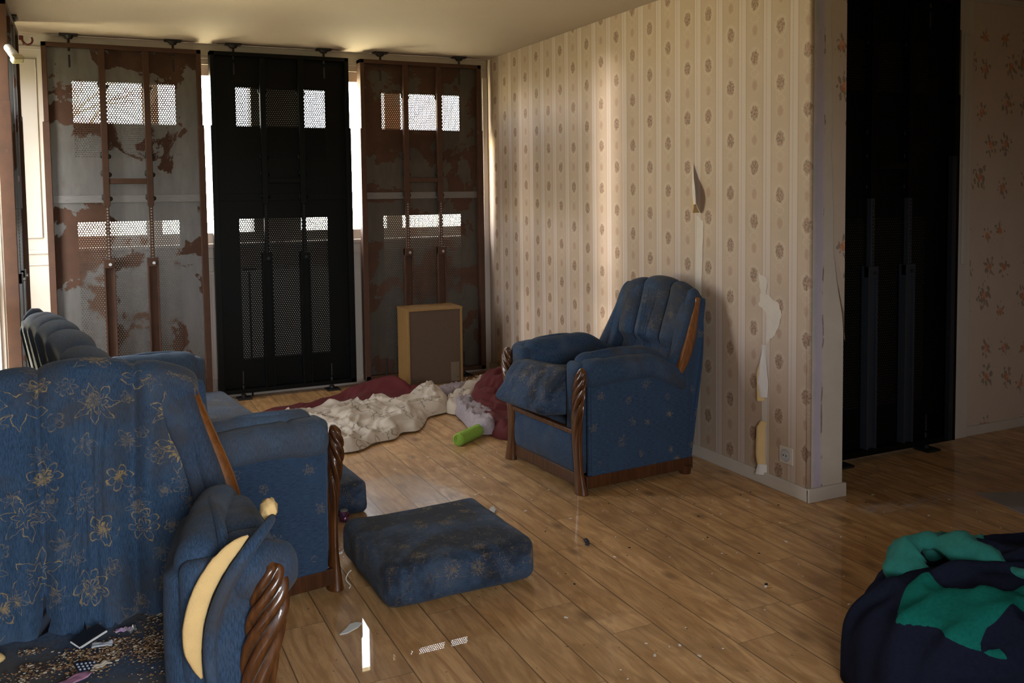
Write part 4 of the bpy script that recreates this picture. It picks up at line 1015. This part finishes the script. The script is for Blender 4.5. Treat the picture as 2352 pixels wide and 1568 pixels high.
# green fleece roll
gr_ = empty('green_towel_roll', (-0.985, -1.895, 0.037), math.radians(37), 'bright green rolled towel lying on the laminate floor', 'towel roll')
bm = bmesh.new(); NS = 40; rings = []
for i in range(31):
    x_ = -0.115 + 0.23 * i / 30; rings.append([bm.verts.new((x_, (0.036 + 0.003 * nz(x_ * 40, k * 0.5, 1) + 0.0015 * math.sin(k * 5 + i * 2.2)) * math.cos(2 * PI * k / NS), (0.036 + 0.003 * nz(x_ * 40, k * 0.5, 1) + 0.0015 * math.sin(k * 5 + i * 2.2)) * math.sin(2 * PI * k / NS))) for k in range(NS)])
for a, b in zip(rings, rings[1:]):
    for k in range(NS): bm.faces.new((a[k], a[(k + 1) % NS], b[(k + 1) % NS], b[k]))
bm.faces.new(rings[0][::-1]); bm.faces.new(rings[-1])
M_green = simple('lime_green_terry', (0.25, 0.42, 0.05), 0.95, var=0.25, scale=120, bump=0.6)
mesh_obj('rolled_towel', bm, M_green, gr_, True)
bm = bmesh.new(); tube(bm, [(-0.1165, (0.006 + 0.026 * t) * math.cos(t * 15), (0.006 + 0.026 * t) * math.sin(t * 15)) for t in [i / 60 for i in range(61)]], 0.003, 6)
mesh_obj('spiral_end', bm, M_green, gr_, True)

# white plastic spool
sp_ = empty('plastic_spool', (-0.775, -1.835, 0.030), math.radians(-30), 'small white plastic wheel with round holes lying by the red cloth', 'spool')
M_wpl = simple('white_plastic', (0.75, 0.75, 0.76), 0.4)
bm = bmesh.new(); cyl(bm, (0, -0.01, 0.0), 0.028, 0.006, 'Y', 28); cyl(bm, (0, 0.0, 0), 0.010, 0.03, 'Y', 14); mesh_obj('disc', bm, M_wpl, sp_)
bm = bmesh.new()
for k in range(6): cyl(bm, (0.018 * math.cos(k * PI / 3), -0.0135, 0.018 * math.sin(k * PI / 3)), 0.0055, 0.002, 'Y', 12)
mesh_obj('disc_holes', bm, M_iron, sp_)
bm = bmesh.new(); tube(bm, smoothpath([(-0.012, -0.015, -0.012), (-0.02, -0.03, -0.024), (-0.03, -0.04, -0.026)], 8), 0.005, 8); mesh_obj('stem', bm, M_wpl, sp_, True)

# ---------------------------------------------------------------- clothes pile bottom right
g = G('navy_and_green_fleece'); o_ = g.obj()
at = g.n('Attribute', attribute_name='green', out=2)
gm = g.step(g.ma('ADD', at, g.ma('MULTIPLY', g.ma('SUBTRACT', g.noise(o_, 5.0, 3), 0.5), 0.12)), 0.48, 0.52)
fz = g.noise(o_, 90.0, 3)
navy = g.mix(fz, (0.006, 0.008, 0.018), (0.014, 0.017, 0.035)); gre = g.mix(fz, (0.004, 0.085, 0.070), (0.010, 0.155, 0.125))
gre = g.mix(g.ma('MULTIPLY', g.step(g.noise(o_, 14.0, 4), 0.6, 0.8), 0.4), gre, (0.06, 0.20, 0.17))
g.set(g.mix(gm, navy, gre), 0.95, spec=0.05); g.bump(fz, 0.3, 0.003); M_fleece = g.m
NAVY = [(-1.19, -5.05), (-1.114, -5.115), (-1.09, -5.14), (-1.03, -5.17), (-1.0, -5.25), (-1.0, -5.45), (-1.454, -5.40), (-1.45, -5.1)]
GREEN = [[(-1.12, -4.97), (-1.0, -4.93), (-0.83, -4.87), (-0.83, -4.96), (-0.81, -5.04), (-0.75, -5.08), (-0.66, -5.06), (-0.52, -5.07), (-0.63, -5.14), (-0.79, -5.14), (-0.9, -5.14), (-0.99, -5.17), (-1.07, -5.17), (-1.11, -5.09), (-1.13, -5.0)], [(-1.01, -5.14), (-0.92, -5.18), (-0.94, -5.27), (-0.95, -5.35), (-1.04, -5.39), (-1.07, -5.31), (-1.03, -5.2)]]
def fleece():
    cx, cy_, a, b, Hh = -0.50, -5.02, 0.60, 0.44, 0.30
    bm = bmesh.new(); gvv = []; NR, NT = 60, 150; rings = []
    for i in range(NR + 1):
        q = i / NR; ring = []
        for k in range(NT):
            th = 2 * PI * k / NT
            rr = math.sin(q * PI / 2) ** 0.9
            wob = 1 + 0.06 * nz(math.cos(th) * 2, math.sin(th) * 2, 3) + 0.03 * nz(math.cos(th) * 6, math.sin(th) * 6, 9)
            x_ = cx + a * rr * math.cos(th) * wob; y_ = cy_ + b * rr * math.sin(th) * wob
            z_ = 0.004 + Hh * max(0.0, math.cos(q * PI / 2)) ** 0.62
            s_ = math.sin(q * PI)
            u_ = (x_ * 0.45 + y_ * 1.0); w_ = x_ - y_ * 0.45
            f_ = 0.05 * ridge(u_ + 0.10 * nz(x_ * 3, y_ * 3, 2), w_ * 0.35, 4.6, 2.2, 0.9) + 0.02 * nz(x_ * 8, y_ * 8, 5.0) + 0.030 * ridge(w_ * 0.3 + 0.06 * nz(x_ * 5, y_ * 5, 4), u_, 9.0, 7.7, 1.3)
            z_ += f_ * min(1, z_ / 0.1) ; 
            ring.append(bm.verts.new((x_, y_, z_)))
            px_, py_ = x_ + 0.02 * nz(x_ * 8, y_ * 8, 3), y_ + 0.02 * nz(x_ * 8, y_ * 8, 8)
            gg = 0.0 if inside(NAVY, px_, py_) else max((0.5 + (1 if inside(P_, px_, py_) else -1) * min(0.5, near(P_, px_, py_)[0] / 0.02)) for P_ in GREEN)
            gg *= sstep(z_ + 0.03 * nz(x_ * 7, y_ * 7, 2), 0.255, 0.27); gvv.append(gg); ring[-1].co.z += 0.014 * gg
        rings.append(ring)
    for p_, n_ in zip(rings, rings[1:]):
        for k in range(NT):
            if p_ is rings[0]: continue
            bm.faces.new((p_[k], p_[(k + 1) % NT], n_[(k + 1) % NT], n_[k]))
    bm.faces.new(rings[1])
    bmesh.ops.delete(bm, geom=rings[0], context='VERTS')
    gvv = gvv[NT:]
    bm.faces.new(rings[-1][::-1])
    o = mesh_obj('fleece_jacket', bm, M_fleece, None, True)
    at = o.data.color_attributes.new('green', 'FLOAT_COLOR', 'POINT')
    for i, v in enumerate(gvv): at.data[i].color = (v, v, v, 1)
    return o
fj = tag(fleece(), 'navy and green fleece jacket heaped on the floor in the right front corner', 'jacket')
M_grf = simple('green_fleece', (0.012, 0.15, 0.125), 0.95, var=0.3, scale=50, bump=0.3)
bm = bmesh.new()
tube(bm, smoothpath([(-0.80, -4.80, 0.27), (-0.74, -4.76, 0.335), (-0.68, -4.80, 0.36), (-0.63, -4.90, 0.35), (-0.60, -5.02, 0.335), (-0.52, -5.10, 0.33)], 30), [0.045 + 0.016 * math.sin(i * 0.45) + 0.006 * math.sin(i * 1.3) - 0.0006 * i for i in range(31)], 18)
for v in bm.verts: v.co += Vector((nz(v.co.x * 16, v.co.y * 16, v.co.z * 16), nz(v.co.x * 16 + 4, v.co.y * 16, v.co.z * 16), nz(v.co.x * 16, v.co.y * 16 + 4, v.co.z * 16))) * 0.02
mesh_obj('sleeve', bm, M_grf, fj, True)
bm = bmesh.new()
tube(bm, smoothpath([(-0.66, -4.80, 0.33), (-0.58, -4.74, 0.335), (-0.52, -4.74, 0.32), (-0.46, -4.80, 0.32)], 20), [0.030 + 0.006 * math.sin(i * 0.6) for i in range(21)], 14)
for v in bm.verts: v.co += Vector((nz(v.co.x * 16, v.co.y * 16, v.co.z * 16), nz(v.co.x * 16 + 4, v.co.y * 16, v.co.z * 16), nz(v.co.x * 16, v.co.y * 16 + 4, v.co.z * 16))) * 0.02
mesh_obj('collar', bm, M_grf, fj, True)
dn = heap('denim_trousers', [(-1.14, -5.19), (-1.06, -5.185), (-1.01, -5.25), (-0.95, -5.4), (-0.9, -5.62), (-1.2, -5.62), (-1.28, -5.38)], lambda x_, y_, d: 0.235 + fold(x_, y_, 1.7, 0.6), simple('faded_blue_denim', (0.16, 0.21, 0.30), 0.9, var=0.25, scale=40, bump=0.3), 0.016, 0.10, 0.003)
tag(dn, 'faded light blue denim showing under the navy and green fleece', 'trousers')

# ---------------------------------------------------------------- socket and litter
so = empty('wall_socket', (0, -3.432, 0.182), 0, 'square white wall socket low on the striped wallpaper near the partition edge', 'socket')
bm = bmesh.new(); box(bm, -0.008, -0.0005, -0.044, 0.044, -0.040, 0.040, 0.002); mesh_obj('cover_plate', bm, simple('ivory_plastic', (0.58, 0.52, 0.44), 0.4), so)
bm = bmesh.new(); cyl(bm, (-0.0095, 0, 0.0), 0.030, 0.004, 'X', 28); mesh_obj('socket_ring', bm, simple('grey_worn_plastic', (0.36, 0.36, 0.38), 0.4), so)
bm = bmesh.new(); cyl(bm, (-0.012, 0, 0.0), 0.024, 0.002, 'X', 24); mesh_obj('socket_well', bm, simple('chipped_plastic', (0.46, 0.46, 0.47), 0.5, var=0.5, scale=90), so)
bm = bmesh.new(); cyl(bm, (-0.0135, -0.009, 0.0), 0.003, 0.003, 'X', 10); cyl(bm, (-0.0135, 0.009, 0.0), 0.003, 0.003, 'X', 10); mesh_obj('pin_hole', bm, M_iron, so)

def chip(name, loc, size, mat, label, cat, group=None, rz=0.0, thick=0.0015, tilt=0.0, n=6, seed=1):
    rnd = random.Random(seed); bm = bmesh.new()
    poly = [(size * (0.6 + 0.5 * rnd.random()) * math.cos(2 * PI * k / n), size * (0.35 + 0.4 * rnd.random()) * math.sin(2 * PI * k / n)) for k in range(n)]
    prism(bm, poly, 'Z', 0, thick)
    o = mesh_obj(name, bm, mat); o.location = loc; o.rotation_euler = (tilt, 0, rz); return tag(o, label, cat, group)
M_shard = simple('frosted_shard', (0.60, 0.62, 0.62), 0.15); M_chipw = simple('white_paint_chip', (0.75, 0.72, 0.68), 0.7)
def shard(name, pts, loc, rz, label):
    bm = bmesh.new(); prism(bm, pts, 'Z', 0.0, 0.004); o = mesh_obj(name, bm, M_shard); o.location = loc; o.rotation_euler = (0.06, -0.1, rz); tag(o, label, 'shard'); return o
shard('glass_shard', [(-0.045, -0.006), (-0.01, 0.01), (0.008, 0.022), (0.03, 0.016), (0.042, 0.0), (0.02, -0.012), (-0.02, -0.016)], (-2.205, -3.815, 0.004), 0.25, 'pale curved glass shard on the floor before the stained cushion')
shard('glass_shard', [(-0.05, -0.016), (-0.02, 0.01), (0.03, 0.018), (0.052, 0.008), (0.02, -0.012)], (-1.345, -3.03, 0.004), 0.85, 'pointed pale shard beside the far corner of the floor cushion')
bm = bmesh.new(); tube(bm, smoothpath([(-2.128, -3.508, 0.003), (-2.118, -3.49, 0.004), (-2.128, -3.465, 0.018), (-2.112, -3.44, 0.03), (-2.098, -3.43, 0.034)], 18), 0.002, 6)
tag(mesh_obj('white_string', bm, M_wpl, smooth=True), 'short curly white string at the near foot of the sofa', 'string')
bs = bmesh.new(); rnd = random.Random(5)
cm = []
for k in range(34):
    cx, cyy = -2.045 + rnd.gauss(0, 0.022), -3.17 + rnd.gauss(0, 0.016)
    bmesh.ops.create_icosphere(bs, subdivisions=1, radius=rnd.uniform(0.002, 0.006), matrix=Matrix.Translation((cx, cyy, 0.004 + rnd.random() * 0.006)))
tag(mesh_obj('glass_crumbs', bs, M_wpl), 'tiny heap of clear glittering crumbs between the sofa and the floor cushion', 'crumbs', kind='stuff')
cn = empty('crushed_can', (-1.965, -2.825, 0.0), 0.3, 'small crushed purple and silver can on the wet patch', 'can')
bm = bmesh.new(); rings = []
for i in range(7):
    z_ = 0.001 + 0.045 * i / 6; rings.append([bm.verts.new(((0.020 + 0.004 * math.sin(k * 2.1 + i * 1.7)) * math.cos(k * PI / 7), (0.020 + 0.004 * math.sin(k * 1.3 + i)) * math.sin(k * PI / 7), z_)) for k in range(14)])
for a, b in zip(rings, rings[1:]):
    for k in range(14): bm.faces.new((a[k], a[(k + 1) % 14], b[(k + 1) % 14], b[k]))
bm.faces.new(rings[0][::-1]); bm.faces.new(rings[-1])
mesh_obj('can_body', bm, simple('purple_foil', (0.22, 0.09, 0.20), 0.25, 0.7, var=0.4, scale=60), cn)
bm = bmesh.new(); cyl(bm, (0, 0, 0.0475), 0.017, 0.004, 'Z', 16); mesh_obj('can_rim', bm, M_bolt, cn)
bm = bmesh.new()
for (a, b_, s_) in ((-0.012, -0.006, 0.012), (0.014, 0.008, 0.016), (0.0, 0.0, 0.007)):
    bmesh.ops.create_icosphere(bm, subdivisions=2, radius=s_, matrix=Matrix.Translation((a, b_, s_ * 0.5)) @ Matrix.Rotation(0.6, 4, 'Z') @ Matrix.Diagonal((1.2, 0.7, 0.5, 1)))
for v in bm.verts: v.co += Vector((nz(v.co.x * 90, v.co.y * 90), nz(v.co.x * 90 + 5, v.co.y * 90), abs(nz(v.co.x * 90, v.co.y * 90 + 5)))) * 0.006
o = mesh_obj('fabric_scrap', bm, simple('dark_scrap', (0.02, 0.024, 0.032), 0.7), smooth=True); o.location = (-1.154, -3.545, 0.002); o.rotation_euler = (0, 0, 0.7); tag(o, 'twisted dark scrap of fabric alone on the open floor', 'scrap')
cg_ = empty('cigarette_butt', (-0.775, -4.185, 0.0), -0.35, 'orange and white cigarette butt on the bare laminate', 'cigarette butt')
bm = bmesh.new(); cyl(bm, (0.004, 0, 0.0045), 0.004, 0.020, 'X', 12); mesh_obj('filter', bm, simple('orange_filter_paper', (0.42, 0.22, 0.06), 0.7), cg_)
bm = bmesh.new(); cyl(bm, (-0.009, 0, 0.0045), 0.004, 0.008, 'X', 12); mesh_obj('paper_tip', bm, M_wpl, cg_)
chip('ash_flake', (-0.765, -4.165, 0.001), 0.008, M_iron, 'dark flake beside the cigarette butt', 'flake', thick=0.004)
# paint chips over the floor
rnd = random.Random(11); spots = []
for k in range(150):
    w = rnd.random()
    if w < 0.45: p = (-0.55 + rnd.gauss(0, 0.45), -3.35 + rnd.gauss(0, 0.45))
    elif w < 0.75: p = (-1.0 + rnd.gauss(0, 0.4), -2.4 + rnd.gauss(0, 0.4))
    else: p = (rnd.uniform(-1.6, 0.6), rnd.uniform(-4.6, -3.7))
    if p[0] > -0.06 and p[1] > -3.62: continue
    if -0.96 < p[0] < -0.02 and -3.06 < p[1] < -2.2: continue
    if -2.1 < p[0] < -1.42 and -3.8 < p[1] < -2.98: continue
    if (p[0] + 0.5) ** 2 / 0.42 + (p[1] + 5.02) ** 2 / 0.25 < 1: continue
    if p[1] > -2.1 and p[0] > -0.95: continue
    spots.append(p)
proto = None
for k, p in enumerate(spots):
    s_ = rnd.choice((0.5, 0.7, 0.7, 1.0, 1.6))
    if proto is None: proto = o = chip('paint_chip', (0, 0, 0), 0.006, M_chipw, 'tiny white chip of plaster scattered on the laminate', 'plaster chip', 'plaster chips scattered on the floor')
    else: o = proto.copy(); COL.objects.link(o)
    o.location = (p[0], p[1], 0.0005); o.scale = (s_, s_, 1); o.rotation_euler = (0, 0, rnd.random() * 6)
rnd = random.Random(21); proto = None
for k in range(46):
    p = (rnd.uniform(-2.0, 0.4), rnd.uniform(-4.6, -2.0))
    if -0.96 < p[0] < 0.1 and -3.06 < p[1] < -2.0: continue
    if p[0] > -0.05 and p[1] > -3.62: continue
    if p[0] < -1.42 and p[1] > -3.8: continue
    if (p[0] + 0.5) ** 2 / 0.42 + (p[1] + 5.02) ** 2 / 0.25 < 1: continue
    if proto is None: proto = o = chip('dirt_speck', (0, 0, 0), 0.007, simple('dark_dirt', (0.035, 0.02, 0.012), 0.9), 'small dark crumb of dirt on the laminate', 'dirt crumb', 'dark dirt crumbs on the floor', seed=3)
    else: o = proto.copy(); COL.objects.link(o)
    s_ = rnd.choice((0.4, 0.6, 0.9, 1.2)); o.location = (p[0], p[1], 0.0005); o.scale = (s_, s_, 1); o.rotation_euler = (0, 0, rnd.random() * 6)
bm = bmesh.new(); prism(bm, [(0.77, -3.84), (1.02, -3.95), (0.80, -4.26), (0.708, -4.13)], 'Z', 0.0005, 0.003)
tag(mesh_obj('grey_paper_sheet', bm, simple('dusty_grey_paper', (0.30, 0.28, 0.28), 0.8)), 'flat grey sheet of paper on the floor at the far right edge', 'paper')
# plaster rubble in the far corner
bs = bmesh.new(); rnd = random.Random(8)
for k in range(160):
    x_ = -0.03 - abs(rnd.gauss(0, 0.12)); y_ = -0.20 - abs(rnd.gauss(0, 0.14)); r_ = rnd.uniform(0.002, 0.008)
    bmesh.ops.create_icosphere(bs, subdivisions=1, radius=r_, matrix=Matrix.Translation((x_, y_, r_ * 0.6)))
tag(mesh_obj('plaster_rubble', bs, M_chipw), 'pale plaster crumbs swept into the far wall corner', 'rubble', kind='stuff')

# debris on the torn armchair's seat
ZS = 0.305
def seat_item(o, x_, y_, z_=ZS, rot=(0, 0, 0)): o.location = (x_, y_, z_); o.rotation_euler = rot; return o
ph_ = empty('flat_black_device', (-2.975, -4.175, ZS + 0.008), math.radians(38), 'flat black device with a white edge lying on the torn armchair seat', 'device'); ph_.rotation_euler = (0.28, -0.1, math.radians(38))
bm = bmesh.new(); box(bm, -0.040, 0.040, -0.016, 0.018, 0.004, 0.009, 0.002); mesh_obj('black_face', bm, simple('black_glass', (0.008, 0.010, 0.016), 0.15), ph_)
bm = bmesh.new(); box(bm, -0.041, 0.041, -0.019, 0.018, 0.0, 0.004, 0.0015); mesh_obj('white_edge', bm, M_wpl, ph_)
def wrap(name, x_, y_, s_, mat, label, cat, seed, rz=0.0, flat=0.5):
    bm = rbox(s_ * 2, s_ * 0.9, 0.004, 0.0018, s_ * 0.12, lambda p: Vector((p.x + 0.15 * s_ * nz(p.y / s_ * 3, seed), p.y + 0.2 * s_ * nz(p.x / s_ * 2, seed + 3), p.z + 0.012 * flat * nz(p.x / s_ * 1.6 + seed, p.y / s_ * 2.2, seed) + 0.006)))
    o = mesh_obj(name, bm, mat, None, True); seat_item(o, x_, y_, ZS, (0, 0, rz)); return tag(o, label, cat)
wrap('pink_wrapper', -3.005, -4.375, 0.035, simple('pink_paper', (0.40, 0.20, 0.32), 0.5), 'crumpled pink paper wrapper among the crumbs on the torn armchair seat', 'wrapper', 1, 0.6)
wrap('blue_wrapper', -3.06, -4.44, 0.028, simple('turquoise_paper', (0.06, 0.20, 0.28), 0.6), 'small turquoise paper scrap at the front of the littered seat', 'wrapper', 2, 0.2)
wrap('white_card_scrap', -2.945, -4.225, 0.024, simple('pale_blue_card', (0.42, 0.46, 0.52), 0.5), 'pale bluish card scrap just right of the flat black device', 'scrap', 3, -0.1)
wrap('cream_paper_scrap', -2.945, -4.33, 0.020, simple('cream_card', (0.50, 0.44, 0.36), 0.7), 'rounded cream paper scrap beside the dark pill blister', 'scrap', 4, 0.4)
wrap('lilac_wrapper', -2.895, -4.165, 0.018, simple('lilac_paper', (0.42, 0.28, 0.45), 0.5), 'tiny lilac wrapper near the back of the littered seat', 'wrapper', 5, -0.1)
wrap('silver_foil', -2.875, -4.17, 0.013, M_bolt, 'tiny silver foil ball near the lilac wrapper', 'foil', 6, 0.3, 1.0)
bl_ = empty('pill_blister', (-2.98, -4.325, ZS + 0.004), math.radians(20), 'dark crumpled pill blister pack on the torn armchair seat', 'blister pack'); bl_.rotation_euler = (0.2, 0.25, 0.35)
bm = bmesh.new(); box(bm, -0.026, 0.026, -0.020, 0.020, 0.0, 0.003, 0.001); mesh_obj('foil_sheet', bm, simple('dark_navy_foil', (0.02, 0.03, 0.06), 0.3, 0.5), bl_)
bm = bmesh.new()
for i in range(5):
    for j in range(3): bmesh.ops.create_icosphere(bm, subdivisions=1, radius=0.0035, matrix=Matrix.Translation((-0.02 + i * 0.01, -0.012 + j * 0.011, 0.003)))
mesh_obj('pill_bubbles', bm, simple('grey_clear_bubble', (0.35, 0.38, 0.45), 0.2), bl_)
bm = bmesh.new(); bmesh.ops.create_icosphere(bm, subdivisions=3, radius=1)
for v in bm.verts: v.co = Vector((v.co.x * 0.032, v.co.y * 0.022, v.co.z * 0.013)) * (1 + 0.2 * nz(v.co.x, v.co.y, v.co.z))
o = mesh_obj('foam_chunk', bm, M_foam, None, True); o.location = (-3.19, -4.20, ZS + 0.014); tag(o, 'pale torn foam chunk at the left edge of the armchair seat', 'foam chunk')
bs = bmesh.new(); rnd = random.Random(31)
bs2 = bmesh.new(); bs3 = bmesh.new()
CL = [(rnd.gauss(-2.98, 0.075), rnd.gauss(-4.29, 0.06), rnd.choice((0.008, 0.014, 0.025, 0.04))) for _ in range(34)]
for k in range(3600):
    w = rnd.random()
    if w < 0.80:
        q_ = CL[int(rnd.random() * len(CL))]; x_, y_ = q_[0] + rnd.gauss(0, q_[2]), q_[1] + rnd.gauss(0, q_[2] * 0.7)
    elif w < 0.88: x_, y_ = -2.80 + rnd.gauss(0, 0.025), -4.12 + rnd.gauss(0, 0.03)
    else: x_, y_ = -2.82 + rnd.gauss(0, 0.02), -4.28 + rnd.gauss(0, 0.04)
    if not (-3.25 < x_ < -2.76 and -4.58 < y_ < -4.04): continue
    r_ = rnd.uniform(0.0006, 0.0024) * (1.6 if rnd.random() < 0.06 else 1)
    (bs if rnd.random() < 0.72 else (bs2 if rnd.random() < 0.6 else bs3)).verts
    tgt = bs if rnd.random() < 0.55 else (bs2 if rnd.random() < 0.65 else bs3)
    bmesh.ops.create_icosphere(tgt, subdivisions=1, radius=r_, matrix=Matrix.Translation((x_, y_, ZS + 0.001 + r_ * 0.5)) @ Matrix.Diagonal((1.5, 1, 0.7, 1)))
cru = tag(mesh_obj('seat_crumbs', bs, simple('tan_crumb', (0.22, 0.13, 0.06), 0.9, var=0.4, scale=200)), 'tan crumbs and grit strewn over the torn armchair seat', 'crumbs', kind='stuff')
mesh_obj('dark_crumbs', bs2, simple('dark_crumb', (0.04, 0.015, 0.010), 0.8), cru); mesh_obj('pale_crumbs', bs3, simple('pale_crumb', (0.45, 0.40, 0.32), 0.8), cru)
